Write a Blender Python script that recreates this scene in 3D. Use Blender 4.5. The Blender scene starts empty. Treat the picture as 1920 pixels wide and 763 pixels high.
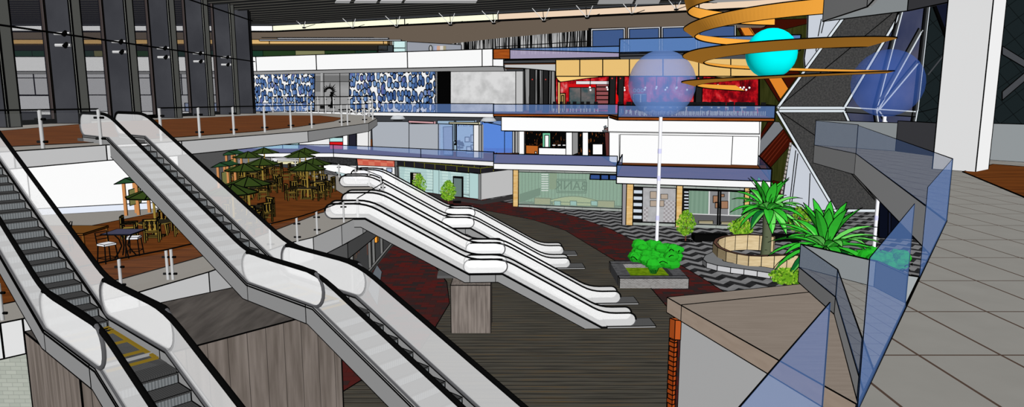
import bpy, math, random
from mathutils import Vector, Matrix
random.seed(7)
sc = bpy.context.scene
COL = sc.collection
PI = math.pi
# ------------------------------------------------------------------ camera
FPX, EYE = 1275.0, 13.2
PITCH = math.atan(196.5 / FPX)
CC, SS = math.cos(PITCH), math.sin(PITCH)
L1, L2, L3 = 0.0, 6.6, 11.65
cam = bpy.data.cameras.new('camera'); co = bpy.data.objects.new('camera', cam); COL.objects.link(co)
cam.sensor_width = 36; cam.lens = FPX * 36 / 1920; cam.clip_end = 500; cam.clip_start = 0.05
co.location = (0, 0, EYE); co.rotation_euler = (PI / 2 - PITCH, 0, 0)
sc.camera = co

def ray(u, v):
    x = (u - 960) / FPX; t = (v - 381.5) / FPX
    return Vector((x, CC - t * SS, -(SS + t * CC)))
def at_z(u, v, z):
    r = ray(u, v); k = (z - EYE) / r.z
    return Vector((r.x * k, r.y * k, z))
def at_y(u, v, Y):
    r = ray(u, v); k = Y / r.y
    return Vector((r.x * k, Y, EYE + r.z * k))
def on(u, v, pl):
    (x0, y0), (x1, y1) = pl[0][:2], pl[1][:2]
    nx, ny = (y1 - y0), -(x1 - x0)
    r = ray(u, v); k = (nx * x0 + ny * y0) / (nx * r.x + ny * r.y)
    return Vector((r.x * k, r.y * k, EYE + r.z * k))
def xy(p): return (p[0], p[1])

# ------------------------------------------------------------------ materials
def lin(c): 
    c /= 255.0
    return c / 12.92 if c <= 0.04045 else ((c + 0.055) / 1.055) ** 2.4
KF, KU, KD, KS = 1.2, 0.8, 0.3, 0.3      # light reaching surfaces facing the viewer / up / down / sideways
def rgb(c, k): return tuple(min(0.97, lin(x) / k) for x in c) + (1,)
MATS = {}
def base_mat(name):
    m = bpy.data.materials.new(name); m.use_nodes = True
    nt = m.node_tree; b = nt.nodes['Principled BSDF']
    b.inputs['Roughness'].default_value = 0.9
    b.inputs['Specular IOR Level'].default_value = 0.0
    return m, nt, b
def mat(name, c, k=KF, spec=0.0):
    if name in MATS: return MATS[name]
    m, nt, b = base_mat(name)
    b.inputs['Base Color'].default_value = rgb(c, k); b.inputs['Specular IOR Level'].default_value = spec
    MATS[name] = m; return m
def glass(name, c, fac, k=1.0):
    if name in MATS: return MATS[name]
    m, nt, b = base_mat(name)
    b.inputs['Base Color'].default_value = rgb(c, k)
    tr = nt.nodes.new('ShaderNodeBsdfTransparent'); mx = nt.nodes.new('ShaderNodeMixShader')
    mx.inputs[0].default_value = 1 - math.sqrt(1 - fac)      # every pane has two faces
    nt.links.new(tr.outputs[0], mx.inputs[1]); nt.links.new(b.outputs[0], mx.inputs[2])
    nt.links.new(mx.outputs[0], nt.nodes['Material Output'].inputs[0])
    MATS[name] = m; return m
class NT:
    def __init__(s, nt): s.nt = nt
    def n(s, t, **k):
        o = s.nt.nodes.new(t)
        for a, v in k.items(): setattr(o, a, v)
        return o
    def pos(s, rz=0, scale=(1, 1, 1)):
        g = s.n('ShaderNodeNewGeometry'); mp = s.n('ShaderNodeMapping', vector_type='POINT')
        mp.inputs['Rotation'].default_value = (0, 0, rz)
        mp.inputs['Scale'].default_value = scale
        s.nt.links.new(g.outputs['Position'], mp.inputs[0]); return mp.outputs[0]
    def math(s, op, a, b=None, c=None):
        m = s.n('ShaderNodeMath', operation=op)
        for i, x in enumerate((a, b, c)):
            if x is None: continue
            if isinstance(x, (int, float)): m.inputs[i].default_value = x
            else: s.nt.links.new(x, m.inputs[i])
        return m.outputs[0]
    def sep(s, v):
        m = s.n('ShaderNodeSeparateXYZ'); s.nt.links.new(v, m.inputs[0]); return m.outputs
    def comb(s, x, y, z):
        m = s.n('ShaderNodeCombineXYZ')
        for i, a in enumerate((x, y, z)):
            if isinstance(a, (int, float)): m.inputs[i].default_value = a
            else: s.nt.links.new(a, m.inputs[i])
        return m.outputs[0]
    def noise(s, v, scale, detail=3, rough=0.5):
        m = s.n('ShaderNodeTexNoise'); s.nt.links.new(v, m.inputs['Vector'])
        m.inputs['Scale'].default_value = scale; m.inputs['Detail'].default_value = detail; m.inputs['Roughness'].default_value = rough
        return m.outputs['Fac']
    def ramp(s, f, stops, const=False):
        m = s.n('ShaderNodeValToRGB'); s.nt.links.new(f, m.inputs[0])
        if const: m.color_ramp.interpolation = 'CONSTANT'
        e = m.color_ramp.elements
        while len(e) < len(stops): e.new(0.5)
        for i, (p, c) in enumerate(stops): e[i].position = p; e[i].color = c
        return m.outputs[0]
    def mix(s, f, a, b):
        m = s.n('ShaderNodeMix', data_type='RGBA')
        if isinstance(f, (int, float)): m.inputs[0].default_value = f
        else: s.nt.links.new(f, m.inputs[0])
        for i, x in ((6, a), (7, b)):
            if isinstance(x, tuple): m.inputs[i].default_value = x
            else: s.nt.links.new(x, m.inputs[i])
        return m.outputs[2]
    def out(s, c, b): s.nt.links.new(c, b.inputs['Base Color'])
def texmat(name, fn):
    if name in MATS: return MATS[name]
    m, nt, b = base_mat(name); h = NT(nt); h.out(fn(h), b); MATS[name] = m; return m
def grained(name, c1, c2, k, scale=(1, 1, 1), ns=3.0, rz=0, lo=0.35, hi=0.65, seam=None):
    """two-tone grain from stretched noise, optional seam lines: (axis, period, width, colour)"""
    def f(h):
        v = h.pos(rz, scale); c = h.ramp(h.noise(v, ns, 4), [(lo, rgb(c1, k)), (hi, rgb(c2, k))])
        if seam:
            for ax, per, w, sc_ in (seam if isinstance(seam, list) else [seam]):
                p = h.sep(h.pos(rz))[ax]
                fr = h.math('FRACT', h.math('DIVIDE', p, per))
                c = h.mix(h.math('LESS_THAN', fr, w / per), c, rgb(sc_, k))
        return c
    return texmat(name, f)
def bricks(name, c1, c2, mortar, k, bw, bh, msz, axes=('x', 'z'), ratio=0.5, rz=0):
    def f(h):
        s = h.sep(h.pos(rz)); d = {'x': s[0], 'y': s[1], 'z': s[2]}
        v = h.comb(d[axes[0]], d[axes[1]], 0.0)
        b = h.n('ShaderNodeTexBrick'); h.nt.links.new(v, b.inputs['Vector'])
        b.inputs['Scale'].default_value = 1; b.inputs['Brick Width'].default_value = bw; b.inputs['Row Height'].default_value = bh
        b.inputs['Mortar Size'].default_value = msz; b.offset = ratio
        b.inputs['Color1'].default_value = rgb(c1, k); b.inputs['Color2'].default_value = rgb(c2, k); b.inputs['Mortar'].default_value = rgb(mortar, k)
        return b.outputs[0]
    return texmat(name, f)

WHITE = mat('white paint', (255, 255, 255), 1.1)
BLACK = mat('black ink line', (6, 6, 6), 1)
BLK = mat('black rubber', (10, 10, 10), 1)
DGREY = mat('dark grey metal', (70, 70, 72), 1)
GREY = mat('grey cladding', (165, 165, 165), KF)
FASC = mat('grey slab edge', (101, 101, 101), 0.2)
STEEL = mat('brushed steel', (190, 190, 190), 1.0)
BLUE = glass('blue glass', (108, 148, 216), 0.5, 1.05)
CLEAR = glass('clear glass', (235, 238, 240), 0.02)
ESC = glass('frosted white glass', (250, 250, 250), 0.56, 1.0)
SMOKE = glass('smoked glass', (62, 62, 74), 0.55, 0.5)
TEAL = glass('turquoise shop glass', (214, 246, 244), 0.62, 1.05)
GREENG = glass('green shop glass', (150, 176, 158), 0.55, 1.15)
TILE = texmat('grey floor tile', lambda h: (lambda s: (
    h.mix(h.math('MAXIMUM',
        h.math('LESS_THAN', h.math('ABSOLUTE', h.math('SUBTRACT', h.math('FRACT', h.math('DIVIDE', h.math('ADD', s[0], 100 * .505 - 2.486 + .2525), .505)), .5)), .018),
        h.math('LESS_THAN', h.math('ABSOLUTE', h.math('SUBTRACT', h.math('FRACT', h.math('DIVIDE', h.math('ADD', s[1], 100 * .86 - 3.97 + .43), .86)), .5)), .010)),
        h.ramp(h.noise(h.pos(), 3), [(0.3, rgb((131, 129, 124), KU)), (0.7, rgb((135, 133, 128), KU))]), rgb((74, 60, 52), KU))))(h.sep(h.pos())))
WOODFL = grained('brown timber floor', (74, 40, 18), (112, 62, 26), KU, (0.35, 3, 1), 1.6, rz=0.15, lo=.3, hi=.75)
ORWOOD = grained('orange timber edge', (176, 90, 32), (150, 72, 26), KF, (0.6, 1, 5), 1.2)
GREYWD = grained('grey weathered boards', (104, 95, 88), (134, 124, 117), 1.0, (4, 4, .35), 1.5, seam=(0, 0.3, 0.01, (66, 60, 56)))
GREYTOP = grained('dark grey boards top', (66, 62, 59), (84, 79, 75), KU, (3, .6, 1), 1.2, rz=0.72)

# ------------------------------------------------------------------ mesh builder
class MB:
    def __init__(s, *mats, lw=None):
        s.v = []; s.f = []; s.m = []; s.mats = list(mats); s.lw = lw; s.smooth = []
        if lw: s.mats.append(BLACK)
    def face(s, pts, mi=0, sm=False):
        b = len(s.v); s.v += [tuple(p) for p in pts]; s.f.append(tuple(range(b, b + len(pts)))); s.m.append(mi); s.smooth.append(sm)
    def line(s, a, b, w=None, mi=None):
        w = (w or s.lw) / 2.0; a = Vector(a); b = Vector(b); d = b - a
        if d.length < 1e-6: return
        d.normalize(); up = Vector((0, 0, 1)) if abs(d.z) < .9 else Vector((1, 0, 0))
        p = d.cross(up).normalized() * w; q = d.cross(p).normalized() * w
        c = [p + q, q - p, -p - q, p - q]; mi = len(s.mats) - 1 if mi is None else mi
        a = a - d * w * .5; b = b + d * w * .5
        for i in range(4):
            j = (i + 1) % 4; s.face([a + c[i], b + c[i], b + c[j], a + c[j]], mi)
        s.face([a + x for x in c][::-1], mi); s.face([b + x for x in c], mi)
    def loop(s, pts, w=None, closed=True):
        n = len(pts)
        for i in range(n if closed else n - 1): s.line(pts[i], pts[(i + 1) % n], w)
    def box(s, a, b, mi=0, ln=True, M=None):
        x0, y0, z0 = a; x1, y1, z1 = b
        P = [Vector(p) for p in ((x0, y0, z0), (x1, y0, z0), (x1, y1, z0), (x0, y1, z0), (x0, y0, z1), (x1, y0, z1), (x1, y1, z1), (x0, y1, z1))]
        if M: P = [M @ p for p in P]
        for f in ((3, 2, 1, 0), (4, 5, 6, 7), (0, 1, 5, 4), (1, 2, 6, 5), (2, 3, 7, 6), (3, 0, 4, 7)): s.face([P[i] for i in f], mi)
        if s.lw and ln:
            for i, j in ((0, 1), (1, 2), (2, 3), (3, 0), (4, 5), (5, 6), (6, 7), (7, 4), (0, 4), (1, 5), (2, 6), (3, 7)): s.line(P[i], P[j])
    def bar(s, a, b, w, h, mi=0, ln=True):
        """box beam from a to b; w sideways, h in the upright direction"""
        a = Vector(a); b = Vector(b); d = (b - a); L = d.length
        if L < 1e-6: return
        d.normalize(); up = Vector((0, 0, 1)) if abs(d.z) < .95 else Vector((0, 1, 0))
        p = d.cross(up).normalized(); q = p.cross(d).normalized()
        M = Matrix.Translation(a) @ Matrix((d, p, q)).transposed().to_4x4()
        s.box((0, -w / 2, -h / 2), (L, w / 2, h / 2), mi, ln, M)
    def prism(s, pl, z0, z1, mt=0, ms=None, mb=None, ln=True):
        ms = mt if ms is None else ms; mb = ms if mb is None else mb
        ar = sum(pl[i][0] * pl[(i + 1) % len(pl)][1] - pl[(i + 1) % len(pl)][0] * pl[i][1] for i in range(len(pl)))
        if ar < 0: pl = pl[::-1]
        T = [Vector((p[0], p[1], z1)) for p in pl]; B = [Vector((p[0], p[1], z0)) for p in pl]; n = len(pl)
        s.face(T, mt); s.face(B[::-1], mb)
        for i in range(n): s.face([B[i], B[(i + 1) % n], T[(i + 1) % n], T[i]], ms)
        if s.lw and ln:
            s.loop(T); s.loop(B)
            for i in range(n): s.line(B[i], T[i])
    def slab(s, pts, t, mi=0, ln=True, back=None):
        """a planar polygon given a thickness t away from the viewer (or along back)"""
        P = [Vector(p) for p in pts]; n = Vector((0, 0, 0))
        for i in range(len(P)): n += P[i].cross(P[(i + 1) % len(P)])
        n.normalize()
        if back is not None:
            if n.dot(Vector(back)) < 0: n = -n
        elif n.dot(P[0] - Vector((0, 0, EYE))) < 0: n = -n
        Q = [p + n * t for p in P]; k = len(P)
        s.face(P, mi); s.face(Q[::-1], mi)
        for i in range(k): s.face([P[i], P[(i + 1) % k], Q[(i + 1) % k], Q[i]], mi)
        if s.lw and ln: s.loop(P)
    def tube(s, pts, r, mi=0, seg=8, cap=True, closed=False):
        P = [Vector(p) for p in pts]; n = len(P); rs = r if isinstance(r, (list, tuple)) else [r] * n; rings = []
        pu = None
        for i in range(n):
            if closed: d = P[(i + 1) % n] - P[i - 1]
            else: d = P[min(i + 1, n - 1)] - P[max(i - 1, 0)]
            d.normalize()
            if pu is None: pu = Vector((0, 0, 1)) if abs(d.z) < .9 else Vector((1, 0, 0))
            a = d.cross(pu).normalized(); b = a.cross(d).normalized(); pu = b
            rings.append([P[i] + (a * math.cos(t) + b * math.sin(t)) * rs[i] for t in [2 * PI * k / seg for k in range(seg)]])
        b0 = len(s.v)
        for rg in rings: s.v += [tuple(p) for p in rg]
        for i in range(n if closed else n - 1):
            for k in range(seg):
                k2 = (k + 1) % seg; i2 = (i + 1) % n
                s.f.append((b0 + i * seg + k, b0 + i * seg + k2, b0 + i2 * seg + k2, b0 + i2 * seg + k)); s.m.append(mi); s.smooth.append(True)
        if cap and not closed:
            s.face(rings[0][::-1], mi); s.face(rings[-1], mi)
    def lathe(s, c, prof, mi=0, seg=16, sm=True):
        c = Vector(c); b0 = len(s.v); n = len(prof)
        for r, z in prof:
            for k in range(seg):
                t = 2 * PI * k / seg; s.v.append((c.x + r * math.cos(t), c.y + r * math.sin(t), c.z + z))
        for i in range(n - 1):
            for k in range(seg):
                k2 = (k + 1) % seg
                s.f.append((b0 + i * seg + k, b0 + i * seg + k2, b0 + (i + 1) * seg + k2, b0 + (i + 1) * seg + k)); s.m.append(mi); s.smooth.append(sm)
    def build(s, name, parent=None, local=False):
        me = bpy.data.meshes.new(name)
        if not s.v: s.face([(0, 0, 0), (.01, 0, 0), (0, .01, 0)])
        if parent is not None and not local: o0 = Vector(parent.location) if parent.parent is None else Vector(parent.location) + Vector(parent.parent.location)
        elif parent is None and not local:
            xs = [v[0] for v in s.v]; ys = [v[1] for v in s.v]; zs = [v[2] for v in s.v]
            o0 = Vector(((min(xs) + max(xs)) / 2, (min(ys) + max(ys)) / 2, min(zs)))
        else: o0 = Vector((0, 0, 0))
        me.from_pydata([(v[0] - o0.x, v[1] - o0.y, v[2] - o0.z) for v in s.v], [], s.f)
        for m in s.mats: me.materials.append(m)
        me.polygons.foreach_set('material_index', s.m); me.polygons.foreach_set('use_smooth', s.smooth)
        me.update()
        o = bpy.data.objects.new(name, me); COL.objects.link(o)
        if parent is None: 
            if not local: o.location = o0
        else: o.parent = parent
        return o
def tag(o, label, cat, group=None, kind=None):
    o['label'] = label; o['category'] = cat
    if group: o['group'] = group
    if kind: o['kind'] = kind
    return o
def thing(name, label, cat, loc, group=None, rz=0):
    o = bpy.data.objects.new(name, None); COL.objects.link(o); o.location = loc; o.rotation_euler = (0, 0, rz)
    o.empty_display_size = .2
    return tag(o, label, cat, group)
def struct(mb, name, label=None, cat=None, parent=None):
    o = mb.build(name, parent)
    if parent is None:
        o['kind'] = 'structure'; o['label'] = label or name.replace('_', ' '); o['category'] = cat or name.split('_')[0]
    elif label: o['label'] = label
    return o
def copy_tree(o, parent=None):
    c = o.copy(); COL.objects.link(c); c.parent = parent
    for ch in o.children: copy_tree(ch, c)
    return c

# ------------------------------------------------------------------ light
def sun(n, l, s):
    L = bpy.data.lights.new(n, 'SUN'); L.energy = s * PI; L.angle = 0.0; L.use_shadow = False
    o = bpy.data.objects.new(n, L); COL.objects.link(o); o.location = Vector(l) * 30 + Vector((0, 20, 30))
    o.rotation_euler = Vector(l).to_track_quat('Z', 'Y').to_euler()
sun('daylight_key', (.025, -.95, .31), 1.14)
sun('ambient_fill_left', (-1, 0, 0), .14)  # added shadowless fill, stands in for ambient light on left-facing sides
sun('ambient_fill_right', (1, 0, 0), .14)  # matching added fill for sides that face right
sun('ambient_fill_top', (0, 0, 1), .45)  # added overhead fill in place of ambient light on upward faces
sun('ambient_fill_below', (0, 0, -1), .30)  # added fill from below to lift ceilings and undersides, not real bounce
sun('ambient_fill_back', (0, 1, 0), .2)  # added fill so faces turned from the viewer keep some tone
w = bpy.data.worlds.new('world'); sc.world = w; w.use_nodes = True
w.node_tree.nodes['Background'].inputs[0].default_value = (.8, .85, .95, 1); w.node_tree.nodes['Background'].inputs[1].default_value = .06
sc.view_settings.view_transform = 'Standard'; sc.view_settings.look = 'None'; sc.view_settings.exposure = 0; sc.view_settings.gamma = 1
sc.view_settings.use_curve_mapping = False
sc.cycles.max_bounces = 12; sc.cycles.diffuse_bounces = 0; sc.cycles.glossy_bounces = 1; sc.cycles.transparent_max_bounces = 32
# ================================================================== ground floor
ZIG = texmat('zigzag black and grey paving', lambda h: (lambda s: h.mix(
    h.math('LESS_THAN', h.math('FRACT', h.math('ADD', h.math('DIVIDE', s[1], 1.9),
        h.math('MULTIPLY', h.math('PINGPONG', s[0], .8), .62))), .5),
    h.ramp(h.noise(h.pos(), 1.2), [(.3, rgb((104, 104, 105), KU)), (.7, rgb((124, 124, 125), KU))]),
    h.ramp(h.noise(h.pos(), 1.7), [(.3, rgb((26, 26, 27), KU)), (.7, rgb((44, 44, 45), KU))])))(h.sep(h.pos())))
def redf(h):
    s = h.sep(h.pos()); v = h.comb(s[0], s[1], 0.0)
    b = h.n('ShaderNodeTexBrick'); h.nt.links.new(v, b.inputs['Vector']); b.offset = .5
    b.inputs['Scale'].default_value = 1; b.inputs['Brick Width'].default_value = .9; b.inputs['Row Height'].default_value = .5
    b.inputs['Mortar Size'].default_value = .012; b.inputs['Bias'].default_value = .15; b.inputs['Color1'].default_value = rgb((86, 25, 22), KU)
    b.inputs['Color2'].default_value = rgb((40, 36, 36), KU); b.inputs['Mortar'].default_value = rgb((58, 22, 20), KU)
    return h.mix(h.math('MULTIPLY', h.noise(h.pos(), 1.5), .3), b.outputs[0], rgb((52, 30, 28), KU))
RED = texmat('red and charcoal brick paving', redf)
DECK = grained('dark timber decking', (50, 48, 43), (74, 70, 62), KU, (.12, 6, 1), 1.0, lo=.3, hi=.7, seam=[(1, .44, .06, (40, 38, 33))])
def deckf(h):
    s = h.sep(h.pos())
    c = h.ramp(h.noise(h.pos(0, (.25, 5, 1)), 1.3, 4), [(.3, rgb((48, 46, 42), KU)), (.55, rgb((72, 69, 62), KU)), (.75, rgb((84, 66, 40), KU))])
    fr = h.math('FRACT', h.math('DIVIDE', s[1], .46))
    return h.mix(h.math('LESS_THAN', fr, .16), c, rgb((36, 34, 31), KU))
DECK = texmat('dark timber decking boards', deckf)
m = MB(ZIG); m.face([(-60, -8, 0), (80, -8, 0), (80, 125, 0), (-60, 125, 0)]); struct(m, 'floor', 'zigzag black and grey stone paving of the ground-level plaza', 'floor')
path = [at_z(u, v, 0.0).xy for u, v in [(770, 357), (900, 372), (1000, 388), (1075, 405), (1140, 428), (1190, 452), (1260, 488), (1330, 530), (1400, 575)]]
poly = [(-34, 125 * .72), (-18, 96)] + [tuple(p) for p in path] + [(22, 30), (22, -6), (-34, -6)]
m = MB(RED, lw=.05); m.prism(poly, -.3, .02); struct(m, 'floor_path', 'red and charcoal brick path winding around the timber deck', 'floor')
dk = [at_z(u, v, 0).xy for u, v in [(850, 385), (925, 398), (1000, 413), (1060, 433), (1150, 488), (1215, 535), (1262, 590), (1270, 660), (1262, 763), (1240, 900), (760, 900), (600, 763), (672, 718), (790, 655), (818, 612), (843, 570), (838, 530), (820, 505), (780, 470), (790, 420)]]
m = MB(DECK, lw=.05); m.prism([tuple(p) for p in dk], -.2, .04); struct(m, 'floor_deck', 'dark striped timber deck under the escalators', 'floor')

# ================================================================== right-hand upper deck (the viewer stands on it)
dA, dB, dP1 = at_z(1527, 272, L3), at_z(1605, 288, L3), at_z(1774.7, 414.5, L3)
ldir = Vector((-.583, -.812, 0))
dP2 = at_z(1723.6, 521, L3); dP3 = at_z(1697, 577, L3); dP4 = Vector((1.73, 3.21, L3)); dP5 = Vector((1.20, 2.48, L3)); dP6 = dP5 + ldir * 1.6
dEnd = Vector((1.20, 2.48, L3)) + ldir * 4.5
dC, dE = at_z(1679, 283.5, L3), at_z(1752, 293, L3)
dE2 = at_z(1990, 309, L3)
CLADL = mat('pale grey parapet panel', (136, 141, 143), .6); CLADD = mat('charcoal parapet panel', (74, 74, 78), .3)
dk = [xy(p) for p in (dEnd, dP5, dP1, dB, dA, dC, dE, dE2)] + [(26, -3), (-1.4, -3)]
m = MB(TILE, FASC, lw=.018); m.prism(dk, L3 - .6, L3, 0, 1); struct(m, 'floor_upper_deck', 'grey tiled upper walkway floor on the right', 'floor')
wd = [at_z(u, v, L3).xy for u, v in [(1805, 323), (1920, 371), (2200, 480), (2300, 330), (1920, 313.5), (1862, 309)]]
m = MB(WOODFL, lw=.02); m.prism([tuple(p) for p in wd], L3 - .05, L3 + .012); struct(m, 'trim_1', 'brown timber inlay in the tiled walkway at the right edge', 'floor')
def gpanel(a, b, h, name, parent, th=.006, M=BLUE, lw=.004, z0=0.0, label=None):
    a = Vector(a); b = Vector(b); d = (b - a).normalized(); n = Vector((-d.y, d.x, 0)) * th / 2
    m = MB(M, lw=lw); z = Vector((0, 0, 1))
    P = [a - n + z * z0, b - n + z * z0, b + n + z * z0, a + n + z * z0]; Q = [p + z * (h - z0) for p in P]
    m.face(P[::-1]); m.face(Q)
    for i in range(4): j = (i + 1) % 4; m.face([P[i], P[j], Q[j], Q[i]])
    if lw: m.loop([a + z * z0, b + z * z0, b + z * h, a + z * h])
    o = m.build(name, parent)
    if label: o['label'] = label
    return o
t = thing('glass_balustrade', 'blue glass balustrade panels edging the tiled walkway at right, nearest the viewer', 'balustrade', dP4)
gpanel(dA, dB, .82, 'glass_panel', t, lw=.016); gpanel(dB, dP1, .8, 'glass_panel', t, lw=.01); gpanel(dP1, dP2, .8, 'glass_panel', t); gpanel(dP3, dP4, .79, 'glass_panel', t); gpanel(dP5, dP6, .79, 'glass_panel', t)
def parapet(a, b, z0, z1, M, name, label, lw=.02, th=.08):
    a = Vector((a[0], a[1], 0)); b = Vector((b[0], b[1], 0)); d = (b - a).normalized(); n = Vector((-d.y, d.x)) * th
    m = MB(M, lw=lw); m.prism([xy(a), xy(b), (b.x + n.x, b.y + n.y), (a.x + n.x, a.y + n.y)], z0, z1); return struct(m, name, label, 'wall')
parapet(dA, dC, L3 - .55, L3 + .84, CLADL, 'wall_parapet', 'pale grey parapet panel behind the blue glass of the upper walkway')
parapet(dC, dE, L3 - .55, L3 + .9, CLADD, 'wall_parapet', 'charcoal parapet panel left of the white column')
parapet(dE, dE2, L3 - .55, L3 + .93, CLADL, 'wall_parapet', 'pale grey parapet panel right of the white column')
# white column
cA, cB, cC = at_z(1748, 317, L3), at_z(1829, 323, L3), at_z(1853, 318, L3)
m = MB(WHITE, lw=.018); m.prism([xy(cA), xy(cB), xy(cC), xy(cA + cC - cB)], L3, L3 + 8); tag(m.build('column'), 'large white square column standing on the tiled walkway', 'column')
# the next deck overhead
Z4a, Z4b = EYE + 2.51, EYE + 3.35
m = MB(FASC, CLADL, CLADD, lw=.03)
pts = [dP5, dP1, dB, dA]
for i in range(3):
    a, b = pts[i], pts[i + 1]; d = (b - a).normalized(); n = Vector((d.y, -d.x, 0)) * .1
    m.slab([(a.x, a.y, Z4a), (b.x, b.y, Z4a), (b.x, b.y, Z4b + .3), (a.x, a.y, Z4b + .3)], .1, 0, back=n)
for a, b, mi in ((dA, dC, 1), (dC, dE, 2), (dE, dE2, 1)):
    m.slab([(a.x, a.y, Z4a), (b.x, b.y, Z4a), (b.x, b.y, Z4b + .3), (a.x, a.y, Z4b + .3)], .1, mi, back=(0, 1, 0))
m.prism([xy(p) for p in (dP5, dP1, dB, dA, dC, dE, dE2)] + [(26, 0)], Z4b + .2, Z4b + .4, 0, 0, 0)
struct(m, 'ceiling_deck', 'grey underside and edge of the walkway one level up at top right', 'ceiling')

# ================================================================== right-hand middle level balcony, seen below the glass
q1, q2, q4, q5 = at_z(1498.5, 501, L2), at_z(1567, 557, L2), at_z(1638.8, 538, L2), at_z(1697, 568, L2)
q3 = at_z(1617, 637, L2 + .93); q3.z = L2
q6 = Vector((q5.x + 8, q5.y - 6.5, L2))
q33 = q3 + (q3 - q2) * .8
m = MB(TILE, FASC, lw=.035); m.prism([xy(p) for p in (q1, q2, q3, q33)] + [(24, 5), (24, 12), xy(q6), xy(q5), xy(q4)], L2 - .6, L2, 0, 1)
struct(m, 'floor_balcony', 'grey tiled floor of the balcony one level below the walkway', 'floor')
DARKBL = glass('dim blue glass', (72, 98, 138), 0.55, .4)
t = thing('glass_balustrade', 'dull blue glass rail of the lower right balcony below the walkway', 'balustrade', q1)
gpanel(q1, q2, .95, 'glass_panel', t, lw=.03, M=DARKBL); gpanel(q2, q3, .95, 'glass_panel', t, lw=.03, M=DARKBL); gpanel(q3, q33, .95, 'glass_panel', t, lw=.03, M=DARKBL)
parapet(q1, q4, L2, L2 + .93, CLADL, 'wall_balcony', 'pale grey parapet at the back of the lower right balcony', lw=.03)
parapet(q4, q5, L2, L2 + .93, CLADL, 'wall_balcony', 'short grey parapet turning the corner of the lower right balcony', lw=.03)
parapet(q5, q6, L2, L2 + .93, CLADL, 'wall_balcony', 'grey parapet of the lower right balcony running under the walkway', lw=.03)

# ================================================================== tan-roofed kiosk
ZK = 4.8
k1, k2, k3, k4 = at_z(1251, 557.5, ZK), at_z(1278, 573, ZK), at_z(1606, 757.6, ZK), at_z(1528, 530, ZK)
TANT = grained('tan roof sheet', (126, 115, 105), (133, 122, 112), KU, (.4, 4, 1), 1.5)
TANF = grained('tan roof edge', (146, 130, 116), (152, 136, 122), .46, (1, 1, 5), 1.0)
GREYW = mat('plain grey wall', (160, 160, 160), .44)
ORBR = bricks('orange brick', (176, 78, 28), (160, 66, 22), (20, 12, 8), 1.0, .6, .21, .03, ('x', 'z'))
kd = (k3 - k2).normalized()
k3b = k3 + kd * 9
back = [xy(k4), (k4.x + 14, k4.y + .8), (k4.x + 14, k3b.y)]
t = thing('kiosk', 'flat tan roofed kiosk with grey wall and orange brick corner in front of the plaza', 'kiosk', (k2.x + 3, k2.y, 0))
m = MB(TANT, TANF, lw=.035); m.prism([xy(k1), xy(k2), xy(k3), xy(k3b)] + back[::-1], ZK - .66, ZK, 0, 1)
i2 = at_z(1278, 572, ZK); i4 = at_z(1548.7, 545, ZK); m.line(i2 + Vector((0, 0, .01)), i4 + Vector((0, 0, .01)))
m.build('roof', t)
nrm = Vector((-kd.y, kd.x, 0)); nrm = nrm if nrm.x > 0 else -nrm
w2 = k2 + nrm * .02 + kd * -.1; w1 = k1 + Vector((.35, -.1, 0)); w3 = k3b + nrm * .3
m = MB(GREYW, lw=.03); m.prism([xy(w2 + nrm * .05), xy(w3), (w3.x + 8, w3.y), (w1.x + 8, w1.y)], 0, ZK - .66); m.build('wall', t)
m = MB(ORBR, lw=.03); a = w2 + Vector((-.36, .3, 0)); b = w2 + Vector((-.2, .02, 0)); m.prism([xy(a), xy(b), (b.x + .15, b.y + .1), (a.x + .3, a.y)], 0, ZK - 1.55); m.build('brick_corner', t)
m = MB(mat('orange painted block', (176, 82, 34), 1.0), lw=.03); m.prism([xy(a), xy(b), (b.x + .24, b.y - .04), (a.x + .4, a.y)], ZK - 1.5, ZK - .66); m.build('corbel', t)

# ================================================================== left upper deck
eL = [(-140, 293), (25.5, 283.5), 'N', (290, 268), (340, 264.5), (577, 246), (691, 231), (707, 222)]
SU = .912; du = Vector((math.cos(-.7265), math.sin(-.7265), 0)); nu = Vector((-du.y, du.x, 0))
TU = Vector((-7.514, 18.813, 0)) * SU - du * 10.183 * SU; TU.z = L3
eL = [q for e in eL for q in ([TU - nu * .17 + du * .2, TU + nu * 1.35 + du * .2] if e == 'N' else [at_z(e[0], e[1], L3)])]
bL = [at_z(u, v, L3) for u, v in [(690, 217.5), (640, 214), (560, 211.5)]]
deckL = [xy(p) for p in eL + bL] + [(-30.5, 82), (-30.5, 12)]
GREYFL = mat('grey stone floor border', (140, 136, 130), KU)
m = MB(GREYFL, mat('white slab edge', (250, 250, 250), 1.12), mat('grey soffit', (105, 105, 105), KD), lw=.035)
m.prism(deckL, L3 - .52, L3, 0, 1, 2); struct(m, 'floor_left_deck', 'grey bordered floor of the upper left deck with white edge', 'floor')
wl = [at_z(u, v, L3).xy for u, v in [(-140, 283), (0, 276.5), (190, 267), (340, 257.5), (480, 247), (560, 238), (625, 228), (644, 221.5), (600, 217), (480, 216.5), (200, 229), (0, 246)]]
m = MB(WOODFL, lw=.03); m.prism([tuple(p) for p in wl], L3 - .02, L3 + .012); struct(m, 'trim_2', 'brown timber inlay of the upper left deck', 'floor')

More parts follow.
